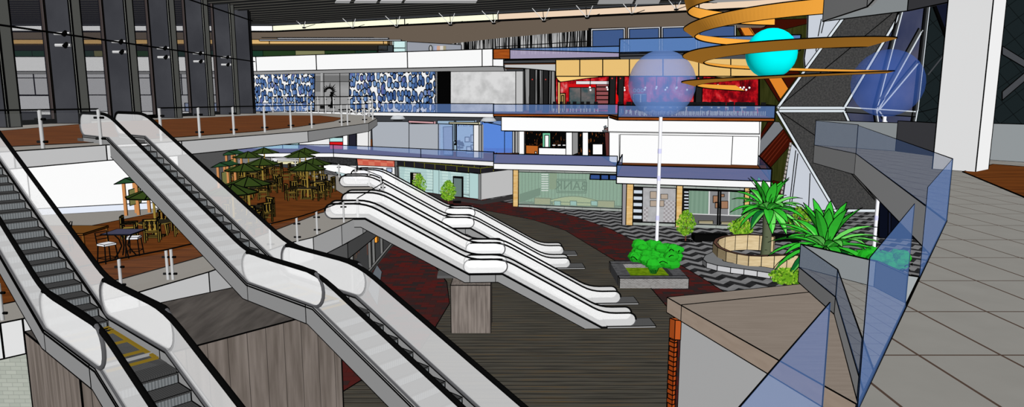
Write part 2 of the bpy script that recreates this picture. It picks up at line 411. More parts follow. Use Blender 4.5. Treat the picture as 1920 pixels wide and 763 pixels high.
def railing(name, label, pts, h, parent_loc, r=.055, lw=.02, glasspan=True, double=(), zz=L3, rail=.03):
    t = thing(name, label, 'railing', parent_loc)
    for i, p in enumerate(pts):
        p = Vector(p)
        for off in ((-.09, .09) if i in double else (0,)):
            m = MB(STEEL, BLK); q = p + Vector((off, 0, 0)); m.tube([q, q + Vector((0, 0, h))], r, 0, 8)
            po = m.build('post', t)
            for zc in (.22, h - .28):
                m = MB(BLK); m.tube([q + Vector((-.16, 0, zc)), q + Vector((.16, 0, zc))], .045, 0, 6); cl = m.build('clamp', t); cl.parent = po
    m = MB(BLK); m.tube([Vector(p) + Vector((0, 0, h + .01)) for p in pts], rail, 0, 6); m.build('top_rail', t)
    if glasspan:
        for a, b in zip(pts, pts[1:]):
            gpanel(Vector(a) + (Vector(b) - Vector(a)) * .03, Vector(b) - (Vector(b) - Vector(a)) * .03, h - .1, 'glass_panel', t, M=CLEAR, lw=None, z0=.1)
    return t
def rp(l): return [at_z(u, v, L3) for u, v in l]
railing('steel_railing', 'steel post railing at the far left of the upper left deck', rp([(-60, 287), (81, 279), (190, 272)]), 1.2, rp([(81, 279)])[0])
railing('steel_railing', 'steel post railing along the front edge of the upper left deck', rp([(303, 264), (375, 258), (439, 252.5), (497, 248), (546, 243.5), (585, 240.5), (641, 236), (652, 235), (684, 230.5), (699, 224)]), 1.2, rp([(439, 252)])[0])
railing('steel_railing', 'steel post railing along the back edge of the upper left deck', rp([(512, 210.7), (534, 211), (554, 211.3), (577, 211.7), (597, 212), (611, 212.4), (626, 212.8), (656, 215), (668, 216.2), (680, 217), (692, 219), (699, 224)]), 1.75, rp([(577, 211.7)])[0], r=.07, rail=.06, glasspan=False)

# ================================================================== glazed curtain wall of deep fins, behind the upper left deck
FINF = mat('grey fin edge', (94, 95, 91), .28); FIND = grained('dark fin side', (56, 57, 62), (68, 69, 74), 1.1, (.3, .3, .2), 1.2); FINB = mat('brown fin frame', (84, 72, 64), 1.0)
XF = -27.0
ys = [36.9 - 6.15, 36.9, 43.1, 49.2, 55.35, 61.5, 67.3, 71.8]
for i, y in enumerate(ys):
    zc = y
    desc = ['first', 'second', 'third', 'fourth', 'fifth', 'sixth', 'seventh', 'last'][i]
    t = thing('wall_fin', 'tall dark vertical fin, %s from the left along the smoked glass wall' % desc, 'fin', (XF - 1, y, L3), 'fins of the smoked glass wall')
    if i < 7:
        m = MB(FINF, BLACK, lw=.08); m.box((XF - .12, y - .15, L3), (XF, y + .75, L3 + 14)); m.build('fin_edge', t)
        m = MB(FIND, lw=.08); m.box((XF - 1.62, y - .08, L3), (XF - .12, y + .1, L3 + 14)); m.build('fin_side', t)
        m = MB(FINB, lw=.05); m.box((XF - 1.85, y - .2, L3), (XF - 1.62, y + .1, L3 + 14)); m.build('fin_frame', t)
        m = MB(STEEL, BLACK)
        for zz in (EYE + 3.95, EYE + 3.25): m.tube([(XF - 1.1, y - .25, zz), (XF - .15, y - .25, zz)], .1, 0, 6); m.tube([(XF - .55, y - .3, zz - .1), (XF - .3, y - .3, zz + .1)], .14, 1, 6)
        m.build('glazing_clamp', t)
    else:
        m = MB(FIND, lw=.1); m.box((XF - 2.1, y - .1, L3), (XF, y + .4, L3 + 14)); m.build('fin_side', t)
n = 1
for a, b in zip(ys, ys[1:]):
    m = MB(SMOKE, BLK, lw=None); m.box((XF - 1.7, a + .12, L3 + .25), (XF - 1.66, b - .22, L3 + 14), 0)
    m.box((XF - 1.8, a + .12, L3 + .02), (XF - 1.55, b - .22, L3 + .3), 1)
    struct(m, 'window_%d' % n, 'smoked glass bay %d of the curtain wall above the left deck' % n, 'window'); n += 1
m = MB(BLK); m.tube([(XF + .3, 25, EYE + 3.8), (XF + .3, 72, EYE + 3.8)], .06, 0, 6); tag(m.build('tension_cable'), 'thin black cable running along the fins of the smoked glass wall', 'cable')
m = MB(BLK); m.tube([(XF + .3, 45, EYE + 8.3), (XF + .3, 72, EYE + 7.9)], .06, 0, 6); tag(m.build('tension_cable'), 'upper thin black cable near the right end of the smoked glass wall', 'cable')

# ================================================================== terrace (middle level, left)
eT = [at_z(u, v, L2) for u, v in [(-160, 636), (0, 606), (42, 597.7), (259.5, 548), (391, 510), (541, 456), (587, 445), (640, 422)]]
eT += [Vector((-8.6, 38.5, L2)), Vector((-8.3, 44.5, L2)), Vector((-10.6, 51, L2)), Vector((-14.5, 58, L2)), Vector((-20, 63, L2)), Vector((-26, 66, L2)), Vector((-40, 66, L2)), Vector((-40, 20, L2))]
m = MB(GREYFL, MATS['white slab edge'], mat('grey soffit', (105, 105, 105), KD), lw=.04)
m.prism([xy(p) for p in eT], L2 - 1.1, L2, 0, 1, 2); struct(m, 'floor_terrace', 'grey bordered floor of the umbrella terrace with white edge', 'floor')
tw = [at_z(u, v, L2).xy for u, v in [(-160, 600), (0, 572), (230.7, 523), (367.7, 485), (470, 449), (540, 423), (600, 400), (668, 385), (655, 372), (600, 338), (555, 318), (500, 309), (440, 309), (398, 345), (330, 392), (230, 412), (110, 436), (0, 462)]]
m = MB(WOODFL, lw=.04); m.prism([tuple(p) for p in tw], L2 - .02, L2 + .012); struct(m, 'trim_3', 'brown timber inlay of the umbrella terrace', 'floor')
def rq(l): return [at_z(u, v, L2) for u, v in l]
railing('steel_railing', 'steel post railing at the bottom left corner of the terrace', rq([(-50, 609), (5, 600)]), 1.13, rq([(5, 600)])[0], zz=L2)
railing('steel_railing', 'steel post railing along the terrace edge between the escalators', rq([(110, 575), (228, 545), (320, 524), (460, 484), (508, 467), (558, 453), (595, 439), (645, 417)]), 1.13, rq([(320, 524)])[0], double=(2,))
fr = [Vector((-8.6, 37.4, L2)), Vector((-8.45, 44.2, L2)), Vector((-9.3, 48, L2)), Vector((-10.9, 51.5, L2)), Vector((-12.6, 54.5, L2)), Vector((-14.7, 57.5, L2)), Vector((-17, 60, L2)), Vector((-19.8, 62, L2)), Vector((-22.5, 63.6, L2)), Vector((-26, 65, L2))]
railing('steel_railing', 'steel post railing curving around the far side of the terrace', fr, 1.13, fr[2], glasspan=False, r=.07)
# white wall and grey wall behind the terrace
WA0, WA1 = at_z(60, 404, L2), at_z(341, 388, L2)
m = MB(WHITE, lw=.05); m.prism([(-34, WA0.y + 1), xy(WA0), xy(WA1), (WA1.x - .2, WA1.y + .4), (-34, WA1.y + 4)], L2, L3 - .55); struct(m, 'wall_left', 'big plain white wall at the back of the terrace', 'wall')
m = MB(mat('pale blue plinth', (222, 228, 240), 1.0), lw=.03); d = (WA1 - WA0).normalized(); n = Vector((d.y, -d.x, 0)) * .15
m.prism([xy(WA0 + n - d * 6), xy(WA1 + n - d * 1.5), xy(WA1 - d * 1.5), xy(WA0 - d * 6)], L2, L2 + .38); struct(m, 'baseboard_left', 'pale blue strip along the foot of the white wall', 'baseboard')
WG = at_z(442, 329, L2)
m = MB(mat('mid grey wall', (106, 106, 106), .32), lw=.05); m.prism([xy(WA1), xy(WG), (WG.x - .3, WG.y), (WA1.x - .3, WA1.y)], L2, L3 - .55); struct(m, 'wall_grey', 'mid grey wall turning away behind the terrace huts', 'wall')
# room below the terrace
PALEB = bricks('pale stone brick', (160, 165, 155), (172, 176, 166), (146, 150, 142), 1.0, .35, .14, .01, ('x', 'z'))
p0, p1 = at_y(-60, 672, 20.9), at_y(60, 672, 20.9)
m = MB(PALEB, lw=.03); m.box((-19, 21.0, 0), (-13.4, 21.4, 5.5)); struct(m, 'wall_stone', 'pale stone brick wall below the terrace at bottom left', 'wall')
DKR = mat('dark room wall', (62, 62, 62), 1.0); DKF = mat('dark room floor', (58, 58, 58), KU)
m = MB(mat('soffit step grey', (128, 128, 128), 1.0), mat('soffit under', (110, 110, 110), KD), lw=.05)
g0, g1 = at_z(545, 470, L2 - .9), at_z(690, 422, L2 - .9)
m.prism([(-12.5, 29.5), (-9.9, 30.6), (-8.9, 36), (-8.5, 44), (-12.5, 44)], L2 - 2.0, L2 - 1.1, 0, 0, 1); struct(m, 'trim_4', 'stepped grey beam under the terrace edge', 'beam')
m = MB(DKR, DKF, lw=.05); m.box((-26, 62, 0), (-11.3, 62.3, L2 - 1.1)); m.face([(-26, 34, .05), (-10.8, 34, .05), (-11.1, 62, .05), (-26, 62, .05)], 1); struct(m, 'wall_room', 'dark wall and floor of the room below the terrace', 'wall')
t = thing('glazed_entrance', 'glazed entrance front below the terrace left of the red path', 'shopfront', (-11, 52, 0))
gpanel((-10.8, 45, 0), (-11.2, 61.5, 0), L2 - 2.0, 'glass_panel', t, M=glass('grey shop glass', (120, 122, 124), .3, .6), lw=.05)
m = MB(mat('pale grey frame', (128, 128, 126), 1.0), lw=.04)
for yy in (45, 51.5, 53.2, 57, 61.5): m.box((-10.95 - (yy - 45) * .025, yy - .12, 0), (-10.75 - (yy - 45) * .025, yy + .12, L2 - 2))
m.box((-11.0, 45, 0), (-10.8, 61.5, .25))
m.build('frame', t)
m = MB(mat('orange plaque', (235, 120, 40), .5), lw=.04); m.box((-10.9, 52.9, 1.9), (-10.7, 53.5, 3.1)); m.build('sign', t)
m = MB(mat('slate mat', (96, 102, 108), KU), lw=.03); m.prism([at_z(u, v, 0).xy for u, v in [(700, 512), (707, 498), (716, 511), (713, 530), (708, 575), (690, 545)]], .02, .06); tag(m.build('entrance_mat'), 'slate grey floor mat outside the glazed front', 'mat')
def small_table(name, label, c, w, d, h, M, grp=None):
    t = thing(name, label, 'table', c, grp)
    m = MB(M, lw=.03); m.box((c[0] - w / 2, c[1] - d / 2, c[2] + h - .08), (c[0] + w / 2, c[1] + d / 2, c[2] + h)); m.build('tabletop', t)
    for sx in (-1, 1):
        for sy in (-1, 1):
            m = MB(M); m.box((c[0] + sx * (w / 2 - .05) - .04, c[1] + sy * (d / 2 - .05) - .04, c[2]), (c[0] + sx * (w / 2 - .05) + .04, c[1] + sy * (d / 2 - .05) + .04, c[2] + h - .08)); m.build('leg', t)
RTB = mat('reddish brown table', (92, 56, 44), .9)
small_table('side_table', 'reddish brown table in the dark room, farther one', at_z(681, 476, .06), 1.0, .8, 1.2, RTB)
small_table('side_table', 'brown table in the dark room, nearer one', at_z(655, 486, .06), 1.1, .8, .8, mat('dull brown table', (82, 66, 54), .9))
# ================================================================== escalators
SKIRT = mat('escalator grey side panel', (140, 140, 140), .98)
SKIN = mat('escalator inner panel', (150, 150, 150), 1.0)
def ribbed(name, c1, c2, k, ax, per):
    def f(h):
        tc = h.n('ShaderNodeTexCoord'); s = h.sep(tc.outputs['Object'])
        fr = h.math('PINGPONG', s[ax], per)
        c = h.mix(h.math('DIVIDE', fr, per), rgb(c1, k), rgb(c2, k))
        return h.mix(h.math('MULTIPLY', h.noise(tc.outputs['Object'], 5), .5), c, rgb(tuple((a + b) / 2 for a, b in zip(c1, c2)), k))
    return texmat(name, f)
TREAD = ribbed('dark ribbed tread', (48, 48, 48), (70, 70, 70), KU, 1, .02)
RISER = ribbed('grooved steel riser', (88, 92, 94), (142, 146, 148), 1.0, 1, .028)
YEL = mat('yellow comb line', (120, 98, 30), KU)
PLATE = mat('charcoal floor plate', (78, 78, 78), KU); PLE = mat('plate edge', (165, 165, 165), 1.1)
def offs(pts, r=.25, n=3):
    """round the inner corners of a polyline"""
    out = []
    for i, p in enumerate(pts):
        if i in (0, len(pts) - 1): out.append(p); continue
        a = (Vector(pts[i - 1]) - Vector(p)); b = (Vector(pts[i + 1]) - Vector(p)); rr = min(r, a.length / 2.1, b.length / 2.1)
        a = Vector(p) + a.normalized() * rr; b = Vector(p) + b.normalized() * rr
        for k in range(n + 1):
            t = k / n; out.append(tuple(a * (1 - t) ** 2 + Vector(p) * 2 * t * (1 - t) + b * t * t))
    return out
def make_escalator(label, T, th, W, R, rise, te, be, hr, nst, zfl, thick=.48, lw=.03, rail=.062, goff=0.0, yel=False, name='escalator'):
    t = thing(name, label, 'escalator', T, 'escalators of the atrium', th)
    rr = hr / 2; kb = .1
    top = [(-te + rr, hr), (kb, hr), (R + kb, -rise + hr), (R + be - rr, -rise + hr)]
    n2 = [(R + be - rr + rr * math.sin(a), -rise + rr + rr * math.cos(a)) for a in [PI * k / 10 for k in range(1, 10)]]
    bot = [(R + be - rr, -rise), (R, -rise), (0, 0), (-te + rr, 0)]
    n1 = [(-te + rr - rr * math.sin(a), rr - rr * math.cos(a)) for a in [PI * k / 10 for k in range(1, 10)]]
    topc = offs(top, .7, 4)
    prof = topc + n2 + bot + n1
    for sd in (0, 1):
        y = sd * W + (goff if sd == 0 else -goff)
        m = MB(ESC)
        # triangulate the glass as strips between the top line and the base line
        P = [Vector((s, y, z)) for s, z in prof]
        nface = [(s, y, z) for s, z in prof]
        m.face(nface); m.face([(s, y + .02, z) for s, z in prof][::-1])
        for i in range(len(prof)):
            j = (i + 1) % len(prof); m.face([(prof[i][0], y, prof[i][1]), (prof[i][0], y + .02, prof[i][1]), (prof[j][0], y + .02, prof[j][1]), (prof[j][0], y, prof[j][1])])
        m.mats[0] = ESC
        o = m.build('glass_panel', t, True)
        half = [(s, y + .01, z) for s, z in ([n1[k] for k in range(4 if 'upper flight' in label else 8, 9)] + topc + [n2[k] for k in range(0, 1 if 'upper flight' in label else 5)])]
        m = MB(BLK); m.tube(half, rail, 0, 8); m.build('handrail', t, True)
        m = MB(mat('grey rail track', (84, 84, 86), 1)); m.tube([(s, y + .01, z) for s, z in prof], rail * .75, 0, 6, closed=True); m.build('rail_track', t, True)
        # side panel with lower edge clipped at the floor below
        a0, a1 = -te + .35, R + be - .68
        def zb(s):
            z = (-thick if s < -.25 else (-rise - thick if s > R - .25 else -thick - (s + .25) * rise / R))
            return max(z, zfl if s > -.25 else -thick)
        ss = sorted(set([a0, -.25, R - .25, a1] + ([(-thick - zfl) * R / rise - .25] if zfl > -rise - thick else [])))
        ss = [s for s in ss if a0 <= s <= a1]
        pl = [(a0, 0), (0, 0), (R, -rise), (a1, -rise)] + [(s, zb(s)) for s in ss[::-1]]
        yo = (-.05, .03) if sd == 0 else (W - .03, W + .05)
        m = MB(SKIRT, lw=lw)
        A = [Vector((s, yo[0], z)) for s, z in pl]; B = [Vector((s, yo[1], z)) for s, z in pl]
        m.face(A); m.face(B[::-1])
        for i in range(len(A)): j = (i + 1) % len(A); m.face([A[i], B[i], B[j], A[j]])
        m.loop(A); m.loop(B)
        tl = [Vector((a0, yo[0] - .004, -.05)), Vector((0, yo[0] - .004, -.05)), Vector((R, yo[0] - .004, -rise - .05)), Vector((a1, yo[0] - .004, -rise - .05))]
        m.loop(tl, lw * 1.6, closed=False)
        m.build('side_panel', t, True)
    zs = -.14
    # steps
    run = R / nst; rs = rise / nst
    m = MB(TREAD, RISER, BLACK)
    m.box((0, .04, -.03), (run + .02, W - .04, 0), 0, False)
    m.face([(run, .04, -rs), (run, W - .04, -rs), (run, W - .04, 0), (run, .04, 0)], 1)
    m.face([(0, .04, -rs - .05), (0, W - .04, -rs - .05), (run, W - .04, -rs - .05), (run, .04, -rs - .05)], 0)
    for zz in (0, -rs): m.line((run + .005, .04, zz), (run + .005, W - .04, zz), lw)
    for yy in (.05, W - .05): m.line((run + .005, yy, -rs), (run + .005, yy, 0), lw); m.line((0, yy, 0.003), (run, yy, 0.003), lw)
    st = m.build('step', t, True); dz_ = -.15 if yel else -.04; st.location = (0, 0, zs + dz_)
    for i in range(1, nst):
        c = st.copy(); COL.objects.link(c); c.parent = t; c.location = (i * run, 0, zs + dz_ - i * rs)
    m = MB(SKIRT, lw=None); m.slab([(-.2, 0, -thick + .03), (R - .2, 0, -rise - thick + .03), (R - .2, W, -rise - thick + .03), (-.2, W, -thick + .03)], .03, 0, False, back=(0, 0, 1)); m.build('underside', t, True)
    m = MB(PLATE, PLE, YEL, BLACK)
    zt = zs - (.12 if yel and 'lower flight' in label else 0)
    m.box((-te - .1, .02, zt - .1), (0.02, W - .02, zt + .02), 0, False)
    ov = .1 if 'upper flight' in label else -.03
    m.box((-te - (.1 if yel else 1.5), -ov, zt - .12), (-te + .4, W + ov, zt + .03), 0, False)
    m.build('top_plate', t, True)
    m = MB(TREAD, PLE, YEL, BLACK); z2 = -rise + zs - (.1 if yel else 0)
    m.box((R, .04, z2 - .1), (R + be + .1, W - .04, z2), 0, False)
    if yel:
        for q in (.12, .5, 1.3, 2.15, 2.75): m.box((R + q, .06, z2), (R + q + .045, W - .06, z2 + .045), 2, False)
        for q in (.25, .4): m.line((R + q, .06, z2 + .04), (R + q, W - .06, z2 + .04), .02)
        m.box((R + 2.45, .06, z2), (R + 2.5, W - .06, z2 + .05), 1, False)
        m.box((R + .1, W - .12, z2), (R + 2.7, W - .06, z2 + .045), 2, False)
    m.build('landing_plate', t, True)
    if not yel and zfl > -rise - thick:
        m = MB(PLATE, PLE, lw=lw); m.box((R + .3, -.1, zfl + .02), (R + be + 1.15, W + .1, zfl + .13), 1); m.box((R + .3, -.08, zfl + .125), (R + be + 1.13, W + .08, zfl + .135), 0, False); m.build('floor_plate', t, True)
    return t
d = Vector((math.cos(-.7265), math.sin(-.7265), 0))
for nm, A, lab in (('U', Vector((-7.514 * SU, 18.813 * SU, EYE - 5.19 * SU)), 'central'), ('L', Vector((-10.554 * SU, 14.79 * SU, EYE - 5.16 * SU)), 'leftmost')):
    T = A - d * 10.183 * SU + Vector((0, 0, 3.73 * SU))
    make_escalator('%s glass-sided escalator, upper flight coming down from the upper left deck' % lab, T, -.7265, 1.294 * SU, 10.183 * SU, 3.73 * SU, 2.85, 3.386 * SU + .38, .9 * SU, 18, -20, yel=True, thick=.46, lw=.02, rail=.056)
    B = A + d * 3.386 * SU
    make_escalator('%s glass-sided escalator, lower flight running down out of the bottom of the frame' % lab, B, -.7265, 1.294 * SU, 22.0, 8.28, 3.386 * SU + .32, 2.2, .9 * SU, 42, -8.4, goff=.03, yel=True, thick=.46, lw=.017, rail=.056)
S = 1.4556; dm = Vector((math.cos(.0488), math.sin(.0488), 0))
for i, (A, lab) in enumerate(((Vector((-1.6806 * S, 25.801 * S, 3.379)), 'nearer'), (Vector((-1.8009 * S, 28.89 * S, 3.379)), 'farther'))):
    T = A - dm * 5.734 + Vector((0, 0, 3.253)); B = A + dm * 1.888
    make_escalator('%s of the two white escalators across the hall, upper flight from the terrace' % lab, T, .0488, 1.233, 5.734, 3.253, 2.2, 1.888 + .3, .8153, 16, -20, lw=.04, thick=.5, rail=.055)
    make_escalator('%s of the two white escalators across the hall, lower flight down to the timber deck' % lab, B, .0488, 1.233, 5.78, 3.279, 1.888 + .3, 2.0, .8153, 16, -3.36, goff=.03, lw=.04, thick=.5, rail=.055)
sh_ = Vector((-2.65, 13.8, 0))
for i, (A, lab) in enumerate(((Vector((-1.6806 * S, 25.801 * S, 3.379)), 'nearer'), (Vector((-1.8009 * S, 28.89 * S, 3.379)), 'farther'))):
    A = A + sh_; T = A - dm * 5.734 + Vector((0, 0, 3.253)); B = A + dm * 1.888
    make_escalator('%s of the two distant white escalators behind the first pair, upper flight' % lab, T, .0488, 1.233, 5.734, 3.253, 2.2, 1.888 + .3, .8153, 16, -20, lw=.045, thick=.5, rail=.055)
    make_escalator('%s of the two distant white escalators behind the first pair, lower flight' % lab, B, .0488, 1.233, 5.78, 3.279, 1.888 + .3, 2.0, .8153, 16, -3.36, goff=.03, lw=.045, thick=.5, rail=.055)
    m = MB(mat('pale pillar', (150, 140, 132), 1.1), lw=.04); m.box((A.x + .1, A.y + .1, 0), (A.x + 1.8, A.y + 1.2, 2.84)); tag(m.build('support_pillar'), 'hidden pillar under the landing of the %s distant white escalator' % lab, 'pillar')
# supports under the landings
nn = Vector((-d.y, d.x, 0))
c0 = Vector((-12.1, 16.2, 0)) * SU; c1 = c0 + d * 4.15 * SU; c2 = c1 + nn * 6.35 * SU; c3 = c0 + nn * 6.35 * SU
m = MB(GREYTOP, GREYWD, lw=.03); m.prism([xy(c0), xy(c1), xy(c2), xy(c3)], 0, 7.98, 0, 1); tag(m.build('support_block'), 'large grey boarded block carrying the landings of the two near escalators', 'block')
PILW = grained('grey boarded pillar', (112, 103, 97), (142, 132, 125), 1.15, (5, 4, .4), 1.5, seam=(0, .5, .012, (70, 64, 60)))
m = MB(PILW, lw=.04); m.box((-3.45, 37.05, 0), (-1.2, 38.9, 2.84)); tag(m.build('support_pillar'), 'grey boarded pillar under the landing of the nearer white escalator', 'pillar')
m = MB(PILW, lw=.04); m.box((-3.6, 42.0, 0), (-1.4, 43.3, 2.84)); tag(m.build('support_pillar'), 'mostly hidden boarded pillar under the farther white escalator', 'pillar')

# ================================================================== terrace furniture
OLW = mat('olive yellow timber', (150, 125, 55), 1.05); OLD = mat('dark olive timber', (100, 84, 38), 1.0)
UMB = mat('dark green canvas', (40, 54, 20), .7); BROWN = mat('brown seat', (108, 62, 40), 1.0)
def make_chair():
    t = thing('garden_armchair', '', 'chair', (0, 0, 0), 'slatted armchairs at the umbrella tables'); K = .035
    m = MB(OLW, lw=K); m.box((-.3, -.3, .46), (.3, .28, .52)); m.build('seat', t, True)
    m = MB(OLW, lw=K); m.box((-.3, .26, 1.0), (.3, .32, 1.1)); m.box((-.3, .27, .6), (.3, .31, .66), 0, False)
    for i in range(6): x = -.25 + i * .1; m.box((x - .02, .27, .6), (x + .02, .31, 1.02), 0, i % 2 == 0)
    m.build('backrest', t, True)
    for sx in (-1, 1):
        for y, h in ((-.27, .74), (.29, 1.08)):
            m = MB(OLW, lw=K); m.box((sx * .29 - .03, y - .03, 0), (sx * .29 + .03, y + .03, h)); m.build('leg', t, True)
        m = MB(OLW, lw=K); m.box((sx * .29 - .045, -.32, .74), (sx * .29 + .045, .28, .78)); m.build('armrest', t, True)
    m = MB(OLD); m.box((-.28, -.28, .2), (-.25, .28, .24)); m.box((.25, -.28, .2), (.28, .28, .24)); m.build('stretcher', t, True)
    return t
chair = make_chair(); cused = [0]
def make_umb():
    t = thing('patio_umbrella', '', 'umbrella', (0, 0, 0), 'dark green umbrellas of the terrace')
    m = MB(UMB, lw=.05); n = 8; R = 1.22
    P = [Vector((R * math.cos(2 * PI * i / n + .2), R * math.sin(2 * PI * i / n + .2), 1.98)) for i in range(n)]; A = Vector((0, 0, 2.42))
    for i in range(n):
        j = (i + 1) % n; m.face([P[i], P[j], A]); m.line(P[i], A); m.line(P[i], P[j])
        m.face([P[i] - Vector((0, 0, .04)), P[j] - Vector((0, 0, .04)), P[j], P[i]])
        m.face([P[j] - Vector((0, 0, .04)), P[i] - Vector((0, 0, .04)), A - Vector((0, 0, .05))])
    m.build('canopy', t, True)
    m = MB(OLW, BLACK); m.tube([(0, 0, 0), (0, 0, 2.4)], .06, 0, 8); m.build('pole', t, True)
    m = MB(OLD, lw=.03); m.box((-.32, -.32, 0), (.32, .32, .07)); m.box((-.4, -.06, .03), (.4, .06, .1)); m.build('base', t, True)
    return t
def make_tab():
    t = thing('patio_table', '', 'table', (0, 0, 0), 'round slatted tables under the umbrellas')
    m = MB(mat('dark slatted table top', (38, 34, 24), KU), OLW); m.lathe((0, 0, 0), [(.07, .7), (.74, .7), (.76, .73), (.74, .745), (.07, .745)], 0, 16, False)
    m.lathe((0, 0, 0), [(.75, .70), (.77, .70), (.77, .735), (.75, .735)], 1, 16, False)
    m.build('tabletop', t, True)
    for k in range(4):
        a = PI / 4 + k * PI / 2; m = MB(OLW, lw=.02); m.bar((.5 * math.cos(a), .5 * math.sin(a), 0), (.42 * math.cos(a), .42 * math.sin(a), .7), .06, .06); m.build('leg', t, True)
    return t
umb = make_umb(); tab = make_tab()
ul = [  # apex pixel, description
    (286, 352, 'umbrella by the white wall', [200, 100, 20, 290]),
    (435, 346, 'nearest left-row umbrella', [-20, 80, 170, 250]),
    (464.7, 331.7, 'second left-row umbrella', [-30, 60, 150, 240]),
    (457, 307, 'third left-row umbrella', [10, 100, 190, 280]),
    (491, 297, 'fourth left-row umbrella', [-20, 70, 160, 250]),
    (465, 284.5, 'umbrella before the grey wall', [0, 90, 180, 270]),
    (494.8, 277.3, 'farthest left-row umbrella', [0, 90, 180, 270]),
    (574.7, 305.5, 'nearest right-row umbrella', [-35, 35, 145, 215]),
    (588, 297, 'second right-row umbrella', [-10, 80, 170, 260]),
    (561.6, 284, 'third right-row umbrella', [20, 110, 200, 290]),
    (572, 278, 'farthest right-row umbrella', [0, 90, 180, 270]),
]
sides = {0: 'right', 1: 'far', 2: 'left', 3: 'near'}
for i, (u, v, dsc, angs) in enumerate(ul):
    p = at_z(u, v, L2 + 2.4); p.z = L2 + .012
    o = umb if i == 0 else copy_tree(umb); o.location = p; o['label'] = 'dark green patio umbrella on a yellow pole, the ' + dsc
    o = tab if i == 0 else copy_tree(tab); o.location = p + Vector((0, 0, .1)); o['label'] = 'round slatted patio table under the ' + dsc
    o.location = p
    for j, a in enumerate(angs):
        c = chair if cused[0] == 0 else copy_tree(chair); cused[0] = 1
        ar = math.radians(a); c.location = p + Vector((math.cos(ar), math.sin(ar), 0)) * 1.12; c.rotation_euler = (0, 0, ar - PI / 2)
        q = int(((a + 45) % 360) // 90)
        c['label'] = 'slatted armchair on the %s side of the table under the %s' % (['right near', 'right far', 'left far', 'left near'][j] if i == 7 else sides[q], dsc)
# huts
ORP = mat('orange bamboo post', (205, 140, 85), 1.1); HUTG = mat('hut green roof', (34, 66, 40), .8); OLP = mat('olive blind', (112, 112, 66), 1.0)
def hut(label, p, h):
    t = thing('bamboo_hut', label, 'hut', p)
    for dx, dy in ((-.25, 0), (.35, .2), (-.15, .9), (.5, 1.1)):
        m = MB(ORP, BLACK); q = Vector(p) + Vector((dx, dy, 0)); m.tube([q, q + Vector((0, 0, h))], .1, 0, 8); m.line(q + Vector((.1, -.02, 0)), q + Vector((.1, -.02, h)), .03, 1); m.build('post', t)
    x, y, z = p; m = MB(HUTG, lw=.05)
    R = [Vector((x - .55, y - .4, z + h - .1)), Vector((x + .7, y - .3, z + h)), Vector((x + .8, y + 1.3, z + h)), Vector((x - .45, y + 1.2, z + h - .1))]; A = [Vector((x + .1, y - .4, z + h + .24)), Vector((x + .2, y + 1.2, z + h + .24))]
    m.face([R[0], A[0], A[1], R[3]]); m.face([A[0], R[1], R[2], A[1]]); m.face([R[0], R[1], A[0]]); m.face([R[2], R[3], A[1]]); m.face(R[::-1])
    for a, b in ((R[0], R[1]), (R[1], R[2]), (R[0], A[0]), (A[0], R[1]), (A[0], A[1]), (R[3], R[0])): m.line(a, b)
    m.build('roof', t)
    m = MB(OLP, lw=.04); m.slab([(x - .05, y + .1, z + .55), (x + .45, y + .4, z + .7), (x + .45, y + .4, z + h - .35), (x - .05, y + .1, z + h - .5)], .04); m.build('blind', t)
hut('orange-posted bamboo hut with green roof in front of the white wall', at_z(245, 404, L2), 1.95)
hut('orange-posted bamboo hut with green roof beside the mid grey wall, nearer one', at_z(418, 362, L2), 1.95)
hut('orange-posted bamboo hut with green roof beside the mid grey wall, farther one', at_z(433, 340, L2), 2.2)
# bar table and stools
bt = at_z(236, 482, L2)
t = thing('bar_table', 'tall square glass-topped bar table with curved black legs', 'table', bt)
m = MB(mat('dark glass top', (66, 66, 86), KU), lw=.025); m.box((bt.x - .62, bt.y - .6, L2 + 1.06), (bt.x + .62, bt.y + .6, L2 + 1.09)); m.build('tabletop', t)
for k in range(4):
    a = PI / 4 + k * PI / 2; c, s_ = math.cos(a), math.sin(a)
    m = MB(BLK); m.tube([bt + Vector((c * r, s_ * r, z)) for r, z in ((.42, .0), (.25, .25), (.12, .5), (.2, .8), (.4, 1.06))], .03, 0, 6); m.build('leg', t)
def stool(label, p, rz, back):
    t = thing('bar_stool', label, 'stool', p, None, rz)
    m = MB(mat('white cushion', (235, 235, 238), 1.0), lw=.02); m.box((-.25, -.25, .72), (.25, .25, .8)); m.build('seat', t, True)
    for sx in (-1, 1):
        for sy in (-1, 1):
            m = MB(BLK); m.tube([(sx * .22, sy * .22, .74), (sx * .27, sy * .27, 0)], .025, 0, 6); m.build('leg', t, True)
    m = MB(BLK)
    P = [(.25, .25, .2), (-.25, .25, .2), (-.25, -.25, .2), (.25, -.25, .2)]; m.tube(P, .018, 0, 6, closed=True); m.build('footrest', t, True)
    if back:
        m = MB(BLK)
        for sx in (-1, 1): m.tube([(sx * .24, .24, .75), (sx * .24, .32, 1.25)], .022, 0, 6)
        for z in (.95, 1.1, 1.25): m.tube([(-.24, .27, z), (.24, .3, z)], .02, 0, 6)
        m.build('backrest', t, True)
stool('black bar stool with white seat and open back, left of the bar table', at_z(203, 492, L2), 1.1, True)
stool('black backless bar stool with white seat, right of the bar table', at_z(253, 478, L2), .2, False)
stool('black bar stool with white seat seen through the leftmost escalator\'s glass', at_z(122, 470, L2), -1.2, True)
TBW = mat('brown timber tabletop', (104, 66, 28), KU)
small_table('counter_table', 'low brown timber table top behind the leftmost escalator glass', at_z(120, 470, L2), 3.0, 1.8, .95, TBW)
